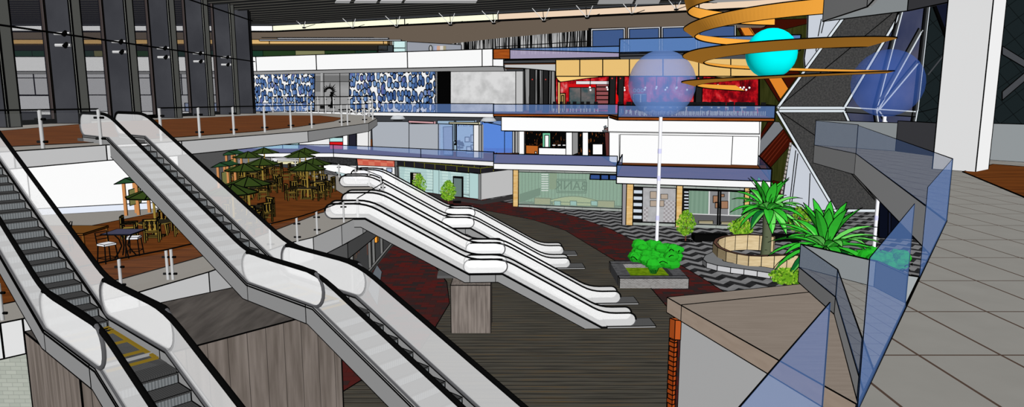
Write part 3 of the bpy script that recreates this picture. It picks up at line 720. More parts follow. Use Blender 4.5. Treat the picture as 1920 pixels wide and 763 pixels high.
# ================================================================== far buildings
BLUE = glass('far blue glass', (106, 141, 202), 0.52, KF)
gp0 = gpanel
def gpanel(*a, **k): k.setdefault('M', BLUE); return gp0(*a, **k)
PA = [(-21.9, 83.4), (-1.9, 72)]; PB = [(-1.9, 70), (10.4, 67)]; PC = [(8.95, 57.9), (20.9, 54.5)]
PW = [(11.9, 70.8), (24.5, 67.9)]; PWB = [(.1, 83.1), (12.8, 79.2)]; PWA = [(-11.5, 95.3), (-4.2, 88.6)]; PU = [(-28.4, 77), (-1.8, 65)]
LW = .09
FLB = grained('brown far floor', (92, 52, 28), (104, 60, 32), KU, (.5, 1, 1), 1)
WE = MATS['white slab edge']
def slabs(name, label, pl, z0, z1, top=FLB, side=WE, bot=None):
    m = MB(top, side, bot or mat('dark soffit', (80, 80, 82), KD), lw=LW); m.prism(pl, z0, z1, 0, 1, 2); return struct(m, name, label, 'floor')
slabs('floor_far_upper', 'white edged upper floor slab of the far shops, left part', [(-58, 84), PA[0], PA[1], (-1.9, 112), (-58, 112)], L3 - .42, L3)
slabs('floor_far_middle', 'white edged middle floor slab of the far shops, left part', [(-58, 84), PA[0], PA[1], (-1.9, 112), (-58, 112)], L2 - .5, L2)
slabs('floor_far_middle', 'white edged middle floor slab of the far shops, centre part', [PB[0], PB[1], (10.4, 100), (-1.9, 100)], L2 - .6, L2)
slabs('floor_far_upper', 'timber edged upper floor slab of the far shops, centre part', [PB[0], PB[1], (10.4, 112), (-1.9, 112)], L3 - .22, L3, side=ORWOOD)
slabs('floor_far_middle', 'white edged middle floor slab of the far shops, right part', [PC[0], PC[1], (25.5, 68), (11.2, 71)], L2 - .58, L2)
slabs('floor_far_upper', 'timber edged upper floor slab of the far shops, right part', [PC[0], PC[1], (24.8, 68), (25, 100), (11.2, 100)], L3 - .24, L3, side=ORWOOD)
for lab, z0 in (('upper', L3), ('middle', L2)):
    t = thing('glass_balustrade', 'blue glass balustrade of the far %s floor, left part' % lab, 'balustrade', (PA[1][0], PA[1][1], z0))
    pm = (PA[0][0] * .42 + PA[1][0] * .58, PA[0][1] * .42 + PA[1][1] * .58)
    for a, b in (((-40, 84), PA[0]), (PA[0], pm), (pm, PA[1])): gpanel((a[0], a[1], z0), (b[0], b[1], z0), 1.02, 'glass_panel', t, lw=LW)
    t = thing('glass_balustrade', 'blue glass balustrade of the far %s floor, centre part' % lab, 'balustrade', (PB[1][0], PB[1][1], z0))
    gpanel((PA[1][0], PA[1][1], z0), (PB[0][0], PB[0][1], z0), 1.02, 'glass_panel', t, lw=LW)
    gpanel((PB[0][0], PB[0][1], z0), (PB[1][0], PB[1][1], z0), 1.0, 'glass_panel', t, lw=LW)
    t = thing('glass_balustrade', 'blue glass balustrade of the far %s floor, right part' % lab, 'balustrade', (PC[0][0], PC[0][1], z0))
    gpanel((11.2, 69, z0), (PC[0][0], PC[0][1], z0), 1.0, 'glass_panel', t, lw=LW)
    gpanel((PC[0][0], PC[0][1], z0), (PC[1][0], PC[1][1], z0), 1.0, 'glass_panel', t, lw=LW)
    gpanel((PC[1][0], PC[1][1], z0), (24.6, 67.8, z0), 1.0, 'glass_panel', t, lw=LW)
# panels drawn on a vertical plane from their corners
def vp(m, pl, pts, t=.3, mi=0, ln=True):
    Q = [on(u, v, pl) for u, v in pts]
    if pl in FLOORED:          # stands on the upper floor
        for q in Q: q.z = max(q.z, L3 + .005); q.z = min(q.z, ZB0 - .01) if pl in UNDER else q.z
    m.slab(Q, t, mi, ln)
FLOORED = []; UNDER = []
def rect(pl, u0, v0, u1, v1, dv0=0, dv1=0): return [(u0, v0), (u1, v0 + dv0), (u1, v1 + dv1), (u0, v1)]
# --- level 3 and 4, left: band, petals, marble
ZB0, ZB1 = EYE + 3.0, EYE + 4.6
m = MB(WHITE, mat('light soffit', (146, 146, 146), KD), lw=LW)
bp = [(-60, 77), (-28.4, 77), (-1.8, 65), (-.8, 65.6), (-.8, 104), (-60, 104)]
m.prism(bp, ZB0, ZB1, 0, 0, 1)
for u in (593, 764, 904):
    a = on(u, 110, PU); m.line((a.x, a.y - .05, ZB0), (a.x, a.y - .05, ZB1))
struct(m, 'wall_band', 'broad white band across the far shops above the blue petal screens', 'wall')
def petf(h):
    s = h.sep(h.pos()); v = h.comb(h.math('MULTIPLY', s[0], 2.3), h.math('MULTIPLY', s[2], 1.25), 0.0)
    b = h.n('ShaderNodeTexVoronoi', feature='F1', voronoi_dimensions='2D')
    h.nt.links.new(v, b.inputs['Vector']); b.inputs['Scale'].default_value = 1.0; b.inputs['Randomness'].default_value = .7
    cs = h.n('ShaderNodeSeparateColor'); h.nt.links.new(b.outputs['Color'], cs.inputs[0])
    blue = h.ramp(cs.outputs[0], [(0, rgb((58, 86, 138), KF)), (.5, rgb((84, 120, 176), KF)), (.8, rgb((130, 165, 210), KF)), (1, rgb((100, 106, 170), KF))])
    d = b.outputs['Distance']
    c = h.mix(h.math('LESS_THAN', d, .54), rgb((255, 255, 255), KF), rgb((10, 10, 16), KF))
    return h.mix(h.math('LESS_THAN', d, .37), c, blue)
PET = texmat('blue and white petal screen', petf)
PP = [(-28.4, 85), (-8, 76.6)]
UNDER += [PP]; FLOORED += [PP]
def petal(u0, u1, label):
    m = MB(PET, lw=LW); vp(m, PP, rect(PP, u0, 126, u1, 214), .25); tag(m.build('petal_screen'), label, 'screen')
petal(440, 590, 'blue and white petal-patterned screen left of the grey poster wall')
petal(655, 818, 'blue and white petal-patterned screen between the poster wall and the black opening')
GWALL = grained('grey plaster', (150, 150, 150), (168, 168, 168), KF, (.3, .3, 1.2), .6)
t = thing('poster_wall', 'grey panelled shopfront with a black splash drawing between the petal screens', 'shopfront', on(622, 200, PP))
m = MB(GWALL, mat('grey upper band', (120, 120, 120), KF), mat('light grey post', (176, 176, 176), KF), lw=LW); vp(m, PP, rect(PP, 590, 133, 655, 214), .2)
vp(m, PP, rect(PP, 604, 141, 655, 153), .0, 1, False)
m.build('panel', t)
PPf = [(-28.4, 84.8), (-8, 76.4)]; UNDER += [PPf]; FLOORED += [PPf]
m = MB(mat('grey upper band', (120, 120, 120), KF), mat('light grey post', (176, 176, 176), KF), BLACK)
vp(m, PPf, rect(PPf, 591, 142, 601, 152), .05, 0, False); vp(m, PPf, rect(PPf, 605, 142, 654, 152), .05, 0, False); vp(m, PPf, rect(PPf, 601, 136, 605, 195), .05, 1, False)
vp(m, PPf, rect(PPf, 591, 154, 600, 172), .05, 0, False)
for u in (607, 637): m.line(on(u, 134, PPf), on(u + 1, 212, PPf), .07)
m.line(on(591, 153, PPf), on(655, 153, PPf), .07)
m.build('mullion', t)
m = MB(BLACK)
ctr = (617, 172)
for k in range(15):
    a = PI + k * PI / 14 * 1.25; r0 = 7 + random.random() * 2; r1 = r0 + 4 + random.random() * 7
    p = [(ctr[0] + math.cos(a - .16) * r0, ctr[1] + math.sin(a - .16) * r0), (ctr[0] + math.cos(a) * r1, ctr[1] + math.sin(a) * r1), (ctr[0] + math.cos(a + .16) * r0, ctr[1] + math.sin(a + .16) * r0)]
    vp(m, PPf, p, .04, 0, False)
for k in range(12):
    a = PI + k * PI / 11 * 1.35; b = a + .33; r0, r1 = 5.5, 8.8
    vp(m, PPf, [(ctr[0] + math.cos(q) * r, ctr[1] + math.sin(q) * r) for q, r in ((a, r0), (a, r1), (b, r1), (b, r0))], .05, 0, False)
vp(m, PPf, [(619, 172), (623, 172), (624, 190), (628, 203), (618, 203), (621, 188)], .06, 0, False)
vp(m, PPf, rect(PPf, 600, 198, 609, 204), .06, 0, False); vp(m, PPf, rect(PPf, 615, 197, 624, 200), .07, 0, False)
o = m.build('splash_drawing', t)
m = MB(BLACK, lw=LW); vp(m, PP, rect(PP, 820, 130, 843, 214), .3); struct(m, 'door_1', 'black opening right of the petal screen', 'door')
m = MB(WHITE, BLACK, lw=LW); vp(m, PP, rect(PP, 816, 128, 820, 214), .3); struct(m, 'trim_5', 'thin white jamb beside the black opening', 'trim')
MARB = grained('pale marble', (196, 196, 196), (226, 226, 226), KF, (1, 1, 1), .8, lo=.35, hi=.6)
PM = [(-8, 77.4), (1.3, 75.5)]; UNDER += [PM]; FLOORED += [PM]
m = MB(MARB, lw=LW); vp(m, PM, rect(PM, 844, 128, 967, 210), .4); struct(m, 'wall_marble', 'pale mottled marble wall on the upper far floor', 'wall')
m = MB(mat('pale grey pier', (200, 200, 200), KF), lw=LW); vp(m, PM, rect(PM, 967, 128, 981, 210), .4); struct(m, 'wall_pier', 'pale grey pier at the right end of the marble wall', 'wall')
m = MB(mat('light grey beam', (200, 200, 200), KF), lw=LW); PX = [(1.2, 72), (8, 71)]; vp(m, PX, [(946, 112), (1045, 112), (1045, 134), (980, 128), (946, 127)], .4); struct(m, 'trim_6', 'light grey beam above the dark slatted bay', 'beam')
def slatf(h):
    s = h.sep(h.pos()); v = h.comb(h.math('MULTIPLY', s[0], 7.0), h.math('MULTIPLY', s[2], .18), 0.0)
    return h.ramp(h.noise(v, 1.0, 1), [(0, rgb((6, 6, 6), KF)), (.46, rgb((40, 40, 40), KF)), (.5, rgb((130, 130, 130), KF)), (.56, rgb((215, 215, 215), KF))], True)
SLAT = texmat('black and white upright sticks', slatf)
def slatd(h):
    s = h.sep(h.pos()); v = h.comb(h.math('MULTIPLY', s[0], 4.5), h.math('MULTIPLY', s[2], .1), 0.0)
    return h.ramp(h.noise(v, 1.0, 1), [(0, rgb((10, 10, 10), KF)), (.5, rgb((24, 24, 24), KF)), (.53, rgb((110, 110, 110), KF)), (.6, rgb((150, 150, 150), KF))], True)
SLATD = texmat('dark upright slats', slatd)
PY = [(1.3, 90), (9, 90)]
m = MB(SLATD); vp(m, PY, rect(PY, 981, 124, 1048, 212), .3); struct(m, 'wall_slats', 'dark slatted back wall between marble wall and red restaurant', 'wall')
DKC = mat('near-black column', (34, 34, 34), 1.1)
for u0, u1, v0, lab in ((993, 1003, 118, 'left of the pair in front of the dark slats'), (1018, 1028, 130, 'right of the pair in front of the dark slats')):
    P = [(2, 76), (9, 75)]; a, b = on(u0, 210, P), on(u1, 210, P)
    m = MB(DKC, mat('red lamp spot', (200, 60, 50), 1), lw=LW); m.box((a.x, a.y, L3), (b.x, a.y + .6, L3 + 5.2)); m.tube([on(u0 + 5, 149, P) + Vector((0, -.02, 0)), on(u0 + 5, 149, P) + Vector((0, -.12, 0))], .07, 1, 8)
    tag(m.build('column'), 'black column, %s' % lab, 'column')
m = MB(mat('far grey room wall', (205, 205, 208), KF), mat('grey lower cabinet', (225, 225, 228), KF), mat('mid far wall', (150, 150, 154), KF), lw=.08)
m.box((-80, 84.5, L3), (-34.2, 84.8, ZB0)); m.box((-62, 83.6, L3), (-52, 84.4, L3 + 1.9), 1)
for x in (-64, -61.5, -58.4, -56.6, -55.9, -54, -52, -48.6, -46.8, -45.9, -44.2, -42, -40.4, -38.6, -36.8): m.line((x, 84.4, L3 + 2), (x, 84.4, ZB0), .1)
m.line((-80, 84.4, L3 + 2), (-34.2, 84.4, L3 + 2), .12); m.line((-80, 84.4, ZB0 - .5), (-34.2, 84.4, ZB0 - .5), .1)
struct(m, 'wall_grey_room', 'grey wall with dark upright lines seen through the smoked glass', 'wall')
# --- level 4 shops, left
PG = [(-60, 95), (-16, 95)]
def colorwall(name, label, pl, segs, v0, v1, t=.3, M=None, **k):
    for i, (u0, u1, c) in enumerate(segs):
        pass
m = MB(mat('beige timber fascia', (222, 180, 116), 1.15), lw=LW); m.box((-75, 93.6, EYE + 7.25), (-16.7, 95, EYE + 7.85))
for u in (505, 719): a = at_y(u, 79, 93.55); m.line((a.x, a.y, EYE + 7.25), (a.x, a.y, EYE + 7.85))
struct(m, 'trim_7', 'long beige timber fascia over the green shopfront', 'trim')
m = MB(mat('black soffit band', (38, 36, 33), 1.1), lw=LW); m.box((-75, 95, EYE + 6.5), (-17, 95.3, EYE + 7.25)); struct(m, 'wall_black_band', 'black band under the beige fascia', 'wall')
segs = [(-300, 60, (34, 66, 50)), (60, 110, (34, 66, 50)), (110, 176, (40, 62, 52)), (176, 199, (120, 118, 82)), (199, 300, (36, 66, 36)), (300, 400, (32, 58, 48)), (400, 493, (28, 60, 44)), (493, 554, (38, 62, 34)), (554, 609, (134, 134, 96)), (609, 666, (38, 62, 34)), (666, 707, (30, 60, 44))]
for i, (u0, u1, c) in enumerate(segs):
    a, b = at_y(u0, 98, 95), at_y(u1, 98, 95)
    m = MB(mat('panel %d' % i, c, KF), lw=.06); m.box((a.x, 95, EYE + 5.0), (b.x, 95.25, EYE + 6.5)); struct(m, 'wall_panel', 'green or olive shopfront panel number %d from the left' % (i + 1), 'wall')
m = MB(mat('dark tinted pane', (62, 68, 72), KF), lw=LW); vp(m, PG, rect(PG, 709, 85, 737, 106), .2); struct(m, 'window_20', 'dark tinted pane right of the green panels', 'window')
m = MB(TEAL, BLK, lw=LW); vp(m, PG, rect(PG, 738, 77, 760, 106), .1)
for v in (90, 100): m.line(on(738, v, PG), on(760, v, PG), .12)
struct(m, 'window_21', 'small turquoise window on the top floor', 'window')
m = MB(mat('turquoise room', (200, 225, 225), KF)); vp(m, [(-60, 97), (-16, 97)], rect(PG, 736, 77, 762, 106), .1); struct(m, 'wall_turquoise', 'pale wall behind the small turquoise window', 'wall')
m = MB(mat('lilac grey wall', (158, 162, 172), KF), BLK, lw=LW); vp(m, PG, [(763, 78), (865, 84), (865, 104), (763, 106)], .3); struct(m, 'wall_lilac', 'lilac grey wall of the top floor', 'wall')
PG2 = [(-60, 94.7), (-10, 94.7)]
t = thing('wall_clock', 'small oval clock hanging on the lilac grey wall', 'clock', on(807.5, 95, PG2))
m = MB(mat('clock face', (190, 190, 190), KF)); vp(m, PG2, [(807.5 + 2.6 * math.cos(a), 91 + 5.4 * math.sin(a)) for a in [2 * PI * k / 14 for k in range(14)]], .05, 0, False); m.build('face', t)
m = MB(BLK); m.tube([on(807.5 + 3.1 * math.cos(a), 91 + 6 * math.sin(a), PG2) for a in [2 * PI * k / 14 for k in range(14)]], .06, 0, 5, closed=True); m.build('rim', t)
for u0, u1, c in ((814, 819, (170, 178, 205)), (819, 825, (214, 170, 145)), (825, 831, (225, 220, 215)), (831, 836, (170, 160, 130))):
    m = MB(mat('strip %d' % u0, c, KF)); vp(m, PG2, rect(PG2, u0, 86, u1, 101), .2); struct(m, 'trim_8', 'narrow coloured strip at x %s of the top floor, left of the sticks' % {814: 'lilac', 819: 'salmon', 825: 'white', 831: 'khaki'}[u0], 'trim')
PS = [(-8.5, 100), (9.5, 82)]
m = MB(SLAT, BLK); vp(m, PS, [(835, 83), (1108, 52), (1108, 100), (835, 104)], .3)
m.line(on(930, 88, [(-8.5, 99.8), (9.5, 81.8)]), on(1105, 77, [(-8.5, 99.8), (9.5, 81.8)]), .1, 1)
struct(m, 'wall_sticks', 'screen of upright black and white sticks on the top floor', 'wall')
PB4 = [(9.5, 80), (24.3, 77.4)]
m = MB(BLK); vp(m, PB4, rect(PB4, 1103, 52, 1110, 98), .3); struct(m, 'trim_9', 'black post at the end of the stick screen', 'trim')
WB = mat('white window frame', (225, 228, 235), KF); BW = mat('deep blue window glass', (62, 90, 140), KF, .2)
for i, (u0, u1) in enumerate(((1108, 1172), (1177, 1238), (1240, 1307), (1309, 1380))):
    y0 = 54 - (u0 - 1108) * .031; y1 = 54 - (u1 - 1108) * .031
    m = MB(WB, BW, lw=LW); vp(m, PB4, [(u0, y0), (u1, y1), (u1, 100), (u0, 100)], .3)
    PF = [(9.5, 79.8), (24.3, 77.2)]; m.slab([on(u, v, PF) for u, v in [(u0 + 3, y0 + 3), (u1 - 3, y1 + 3), (u1 - 3, 98), (u0 + 3, 98)]], .1, 1)
    o = struct(m, 'window_%d' % (22 + i), 'deep blue white-framed window, number %d from the left above the yellow fascia' % (i + 1), 'window')
# --- level 4 balcony right with glass and timber end
Z4 = EYE + 3.8
slabs('floor_far_top', 'dark underside top floor slab above the red restaurant', [PC[0], PC[1], (24.8, 76), (25, 100), (11.2, 100), (11.2, 71)], Z4 - .3, Z4, side=mat('dark slab edge', (70, 72, 76), KF), bot=mat('dark slate soffit', (74, 76, 80), KD))
t = thing('glass_balustrade', 'blue glass balustrade of the topmost far floor, right part', 'balustrade', (PC[0][0], PC[0][1], Z4))
SLB = glass('grey blue glass', (96, 136, 196), .8, 1.15)
gpanel((11.2, 66, Z4 - .1), (PC[0][0], PC[0][1], Z4 - .1), 1.2, 'glass_panel', t, lw=LW); gpanel((PC[0][0], PC[0][1], Z4 - .1), (PC[1][0] + 1.5, PC[1][1] - .4, Z4 - .1), 1.2, 'glass_panel', t, lw=LW, M=SLB)
slabs('floor_far_top', 'top floor slab above the dark slatted bay', [PB[0], PB[1], (10.4, 82), (-1.9, 82)], Z4 - .3, Z4, side=mat('dark slab edge', (70, 72, 76), KF), bot=mat('brown soffit', (84, 46, 22), KD))
PBt = [(-1.9, 64.4), (10.4, 61.5)]
t = thing('glass_balustrade', 'lilac glass balustrade with an orange timber end on the topmost far floor', 'balustrade', (PB[0][0], PB[0][1], Z4))
m = MB(glass('lilac glass', (170, 160, 190), .85, 1.1), lw=LW); m.slab([on(u, v, PBt) for u, v in [(956, 93), (1185, 99.5), (1185, 107), (956, 111)]], .05); m.build('glass_panel', t)
m = MB(SLB, lw=LW); m.slab([on(u, v, [(-1.9, 64.7), (10.4, 61.8)]) for u, v in [(956, 91), (1165, 86.5), (1165, 99), (956, 93)]], .05); m.build('glass_panel', t)
m = MB(ORWOOD, lw=LW); m.slab([on(u, v, PBt) for u, v in [(925, 92), (956, 91.5), (956, 110.5), (925, 110.5)]], .3); m.build('timber_end', t)
# --- yellow fascia and red restaurant
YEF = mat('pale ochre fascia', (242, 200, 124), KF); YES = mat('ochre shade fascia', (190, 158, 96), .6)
PR = [(4.5, 62), (26, 62)]
m = MB(YEF, lw=LW)
us = [1042, 1087, 1130, 1180, 1243, 1310, 1370, 1428]
for a, b in zip(us, us[1:]): vp(m, PR, [(a, 112 - (a - 1042) * .012), (b, 112 - (b - 1042) * .012), (b, 143), (a, 143)], .5)
struct(m, 'wall_fascia', 'pale ochre panelled fascia over the red restaurant', 'wall')
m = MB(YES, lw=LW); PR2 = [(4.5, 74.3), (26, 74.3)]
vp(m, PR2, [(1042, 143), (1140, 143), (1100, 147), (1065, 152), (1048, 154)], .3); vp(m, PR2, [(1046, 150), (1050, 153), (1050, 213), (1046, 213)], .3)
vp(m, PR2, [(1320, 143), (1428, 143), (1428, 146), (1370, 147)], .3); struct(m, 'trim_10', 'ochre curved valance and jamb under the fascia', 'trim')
REDW = texmat('crimson mottled wall', lambda h: h.ramp(h.noise(h.pos(0, (1, 1, .7)), .9, 4, .6), [(.3, rgb((60, 6, 16), KF)), (.44, rgb((124, 10, 20), KF)), (.54, rgb((196, 20, 30), KF)), (.62, rgb((216, 56, 60), KF)), (.74, rgb((226, 160, 160), KF))]))
PRB = [(4, 86), (26, 86)]
m = MB(REDW, lw=LW); vp(m, PRB, rect(PRB, 1042, 130, 1422, 214), .3); struct(m, 'wall_red', 'crimson mottled back wall of the upper restaurant', 'wall')
PRC = [(4, 85.5), (26, 85.5)]; PRD = [(4, 85.2), (26, 85.2)]; FLOORED += [PRC, PRD, PRB]
t = thing('wall_screen', 'teal mottled sliding panel in a red frame at the left of the restaurant', 'screen', on(1092, 200, PRC))
m = MB(mat('bright red frame', (214, 20, 24), KF)); vp(m, PRC, rect(PRC, 1065, 157, 1118, 210), .2, 0, False); m.build('frame', t)
m = MB(grained('teal mottled panel', (60, 84, 88), (120, 110, 108), KF, (1, 1, 1), 1.0), lw=LW); vp(m, PRD, rect(PRD, 1067, 164, 1089, 208), .1); vp(m, PRD, rect(PRD, 1089, 164, 1116, 208), .1); m.build('panel', t)
m = MB(mat('white light box', (235, 230, 232), KF), lw=.05); vp(m, PRD, rect(PRD, 1080, 152, 1142, 158), .2); tag(m.build('light_box'), 'long white light box above the teal panel', 'light')
m = MB(mat('pink shelf wood', (150, 84, 86), KF), lw=LW); vp(m, PRC, rect(PRC, 1118, 154, 1142, 205), .2)
for v in (163, 171, 179, 187, 195): m.line(on(1118, v, PRD), on(1142, v, PRD), .14)
tag(m.build('shelving'), 'dull pink open shelving beside the teal panel', 'shelves')
t = thing('pink_counter', 'magenta bench along the foot of the teal panel', 'bench', on(1100, 212, PRC)); m = MB(mat('magenta', (215, 60, 120), KF), lw=.05); vp(m, PRD, rect(PRD, 1068, 205, 1110, 212), .5); m.build('seat', t)
t = thing('lantern', 'small ochre cabinet with black frame at the left end of the restaurant', 'cabinet', on(1055, 212, PRC))
m = MB(mat('ochre cabinet', (190, 160, 100), KF), lw=.12); vp(m, PRD, rect(PRD, 1050, 175, 1060, 212), .4); vp(m, [(4, 84.9), (26, 84.9)], rect(PRD, 1053, 179, 1057, 210), .1); m.build('body', t)
for k, (u0, u1, z) in enumerate(((1142, 1153, 73.0), (1158, 1168, 77.0), (1303, 1315, 75.6))):
    P = [(4, z), (26, z)]; a, b = on(u0, 210, P), on(u1, 210, P)
    m = MB(DKC, mat('red lamp spot', (200, 60, 50), 1), lw=LW); m.box((a.x, z, L3), (b.x, z + .6, Z4 - .3))
    q = on((u0 + u1) / 2, 147, P); m.tube([q + Vector((0, -.02, 0)), q + Vector((0, -.12, 0))], .08, 1, 8)
    tag(m.build('column'), 'black column, %s in front of the red restaurant' % ['leftmost', 'middle', 'rightmost'][k], 'column')
m = MB(mat('scarlet ribbon', (235, 20, 20), KF)); P = [(4, 76.5), (26, 76.5)]
m.tube([on(u, v, P) for u, v in [(1145, 171), (1150, 174), (1154, 181), (1155, 190), (1153, 211)]], [.15, .22, .3, .3, .3], 0, 8); tag(m.build('ribbon_sculpture'), 'scarlet curved sculpture between two black columns', 'sculpture')
t = thing('wall_cabinet', 'blue panelled double door with round windows seen through the pale blue ball', 'cabinet', on(1200, 200, PRC))
m = MB(mat('slate blue door', (70, 84, 120), KF), mat('grey blue trim', (170, 180, 195), KF), lw=.06); vp(m, PRC, rect(PRC, 1187, 176, 1212, 196), .2, 1); vp(m, PRD, rect(PRD, 1189, 178, 1199, 196), .1, 0); vp(m, PRD, rect(PRD, 1203, 178, 1212, 196), .1, 0); m.build('door', t)
m = MB(mat('grey blue trim', (170, 180, 195), KF))
for u in (1190, 1197, 1204): m.tube([on(u + 2.6 * math.cos(a), 169.5 + 2.8 * math.sin(a), PRD) for a in [2 * PI * k / 10 for k in range(10)]], .05, 0, 5, closed=True)
m.build('round_windows', t)
BULB = mat('white globe', (250, 250, 250), 1.0)
lamps = [(1106, 164), (1107, 169), (1138, 164), (1139.5, 168), (1170, 164.5), (1171, 169), (1210, 164.5), (1208.5, 168.5), (1231, 163), (1230, 166), (1250.5, 164.5), (1247.5, 168.5), (1269, 164), (1267.5, 166), (1288, 168.5), (1346, 160), (1388, 164.5), (1394.5, 164), (1392, 167.5), (1399, 168.5), (1405, 164.5)]
pl0 = None
for i, (u, v) in enumerate(lamps):
    p = on(u, v, [(4, 79), (26, 79)])
    t = thing('pendant_lamp', '', 'lamp', p, 'white globe pendants of the red restaurant')
    m = MB(BULB); m.lathe(p, [(.01, -.12)] + [(.13 * math.sin(a), -.12 * math.cos(a)) for a in (PI / 4, PI / 2, 3 * PI / 4)] + [(.01, .12)], 0, 8); m.build('globe', t)
    m = MB(BLK); m.tube([p + Vector((0, 0, .1)), (p.x, p.y, Z4 - .35)], .025, 0, 4); m.build('cord', t)
    t['label'] = 'white globe pendant lamp, number %d counting from the left over the restaurant' % (i + 1)
# restaurant chairs as dark silhouettes with pale frames
RC = mat('dark chair', (26, 26, 28), KF); RP = mat('pale chair frame', (190, 190, 180), KF)
def rchair(p, rz, h=1.22):
    t = thing('dining_chair', '', 'chair', p, 'dark chairs of the red restaurant', rz)
    m = MB(RC); m.box((-.22, -.22, .42), (.22, .22, .5), 0, False); m.build('seat', t, True)
    m = MB(RC); m.box((-.22, .18, .5), (.22, .24, h), 0, False); m.build('backrest', t, True)
    for sx in (-1, 1):
        for sy in (-1, 1): m = MB(RP); m.box((sx * .2 - .03, sy * .2 - .03, 0), (sx * .2 + .03, sy * .2 + .03, .42), 0, False); m.build('leg', t, True)
    return t
rc0 = rchair((0, 0, 0), 0)
k = 0
for row, (Y, cnt) in enumerate(((62.5, 16), (66, 18), (70.5, 16), (76, 14))):
    for i in range(cnt):
        f = i / (cnt - 1); x = 11.8 + f * 11.0 if row < 2 else (12.0 + f * 13.0)
        if row >= 2: x = 12.0 + f * 12.0
        c = rc0 if k == 0 else copy_tree(rc0); c.location = (x + random.uniform(-.12, .12), Y + random.uniform(-.3, .3), L3); c.rotation_euler = (0, 0, (i % 2) * PI + random.uniform(-.3, .3))
        c['label'] = 'dark dining chair, %s row of the red restaurant, number %d from the left' % (['front', 'second', 'third', 'back'][row], i + 1); k += 1
RT = mat('pale table top', (190, 185, 165), KF)
for i in range(9):
    x = 12.4 + i * 1.3; t = thing('dining_table', 'pale restaurant table, number %d from the left behind the blue balustrade' % (i + 1), 'table', (x, 64.2, L3), 'pale tables of the red restaurant')
    m = MB(RT); m.box((x - .42, 63.8, L3 + .68), (x + .42, 64.6, L3 + .8), 0, False); m.build('tabletop', t)
    m = MB(RP); m.tube([(x, 64.2, L3), (x, 64.2, L3 + .7)], .06, 0, 6); m.build('pedestal', t)
for i in range(7):
    x = 5.0 + i * .8; c = copy_tree(rc0); c.location = (x, 80 + (i % 2), L3); c['label'] = 'dark dining chair, number %d from the left by the magenta bench' % (i + 1)
# --- level 2, left: shop boxes
PD = [(-17.6, 87.8), (-3.3, 75.8)]
m = MB(mat('blue grey wall', (193, 199, 208), KF), lw=LW); vp(m, PD, [(697, 228), (767, 228), (767, 288), (699, 282)], .3); vp(m, PD, [(767, 232), (822, 232), (822, 293), (767, 290)], .3); struct(m, 'wall_pale_blue', 'plain pale blue-grey wall of the middle floor', 'wall')
m = MB(WHITE, lw=LW); vp(m, PD, [(669, 243), (691, 243), (691, 286), (669, 284)], .3); vp(m, [(-24, 89.6), (-2, 87.6)], [(643, 250), (652, 250), (652, 284), (643, 284)], .3); vp(m, PD, [(560, 255), (618, 258), (618, 275), (560, 275)], .3); struct(m, 'wall_white', 'white wall panels at the left of the middle floor', 'wall')
m = MB(mat('red shelf block', (224, 26, 30), KF), mat('pale teal panel', (190, 232, 232), KF), lw=LW); P = [(-24, 90.6), (-2, 88.6)]; vp(m, P, [(618, 258), (643, 258), (643, 266), (618, 266)], .3, 1); vp(m, P, [(618, 266), (643, 266), (643, 280), (618, 280)], .3, 0); vp(m, P, [(530, 260), (560, 260), (560, 280), (530, 280)], .3, 1); vp(m, P, [(440, 262), (530, 262), (530, 280), (440, 280)], .3, 1); tag(m.build('shop_display'), 'red and pale teal shop display on the middle floor under the deck tip', 'display')
m = MB(mat('dark doorway', (38, 38, 50), KF), mat('brown door post', (110, 64, 34), KF), lw=LW); vp(m, P, [(652, 250), (668, 250), (668, 282), (652, 284)], .3, 0); vp(m, [(-24, 90.4), (-2, 88.4)], [(651, 252), (654, 252), (654, 284), (651, 284)], .3, 1); struct(m, 'door_2', 'dark doorway with brown post on the middle floor', 'door')
# blue glass shop
m = MB(mat('blue room wall', (176, 204, 230), KF), mat('blue room floor', (96, 112, 150), KU), lw=LW); P = [(-12, 90), (-2, 82)]; vp(m, P, [(820, 226), (890, 226), (890, 302), (820, 298)], .3); struct(m, 'wall_blue_room', 'pale blue back wall of the glass shop on the middle floor', 'wall')
t = thing('glass_shopfront', 'tall blue glass shopfront of the middle floor with a white pier', 'shopfront', (-5, 90, L2))
LBG = glass('light blue glass', (150, 180, 235), .5, 1.1)
m = MB(LBG, lw=LW); vp(m, PD, [(822, 232), (849, 233), (849, 292), (822, 292)], .06); vp(m, PD, [(856, 233), (888, 234), (888, 296), (856, 294)], .06); m.build('glass_panel', t)
m = MB(WHITE, mat('grey pier side', (175, 175, 175), KF), lw=LW); vp(m, PD, [(888, 234), (898, 234), (898, 296), (888, 296)], .3); vp(m, PD, [(898, 234), (903, 234), (903, 297), (898, 296)], .3, 1); m.build('pier', t)
m = MB(mat('grey blue door leaf', (150, 165, 195), KF), lw=LW); P2 = [(-17.6, 88.6), (-3.3, 76.6)]; vp(m, P2, [(831, 238), (848, 237), (849, 290), (832, 290)], .1); m.build('door', t)
m = MB(BLACK)
for u in (852, 854.5): m.line(on(u, 226, P2), on(u, 262, P2), .1)
for q in range(22):
    u, v = 850 + random.random() * 17, 264 + random.random() * 14; m.line(on(u, v, P2), on(u + 2.5, v + random.uniform(-.5, .5), P2), .18)
for u in (851, 857, 862): m.line(on(u, 265, P2), on(u, 282, P2), .08)
m.build('clothes_rack', t)
t2 = thing('display_boxes', 'white boxes on the wall of the glass shop', 'boxes', on(880, 262, P2))
m = MB(mat('pale box', (200, 218, 240), KF), lw=.1)
for a in ((872, 257, 880, 266), (883, 253, 889, 267), (875, 275, 884, 283), (883, 272, 889, 280), (874, 284, 889, 288)): vp(m, P2, rect(P2, *a), .3)
m.build('box', t2)
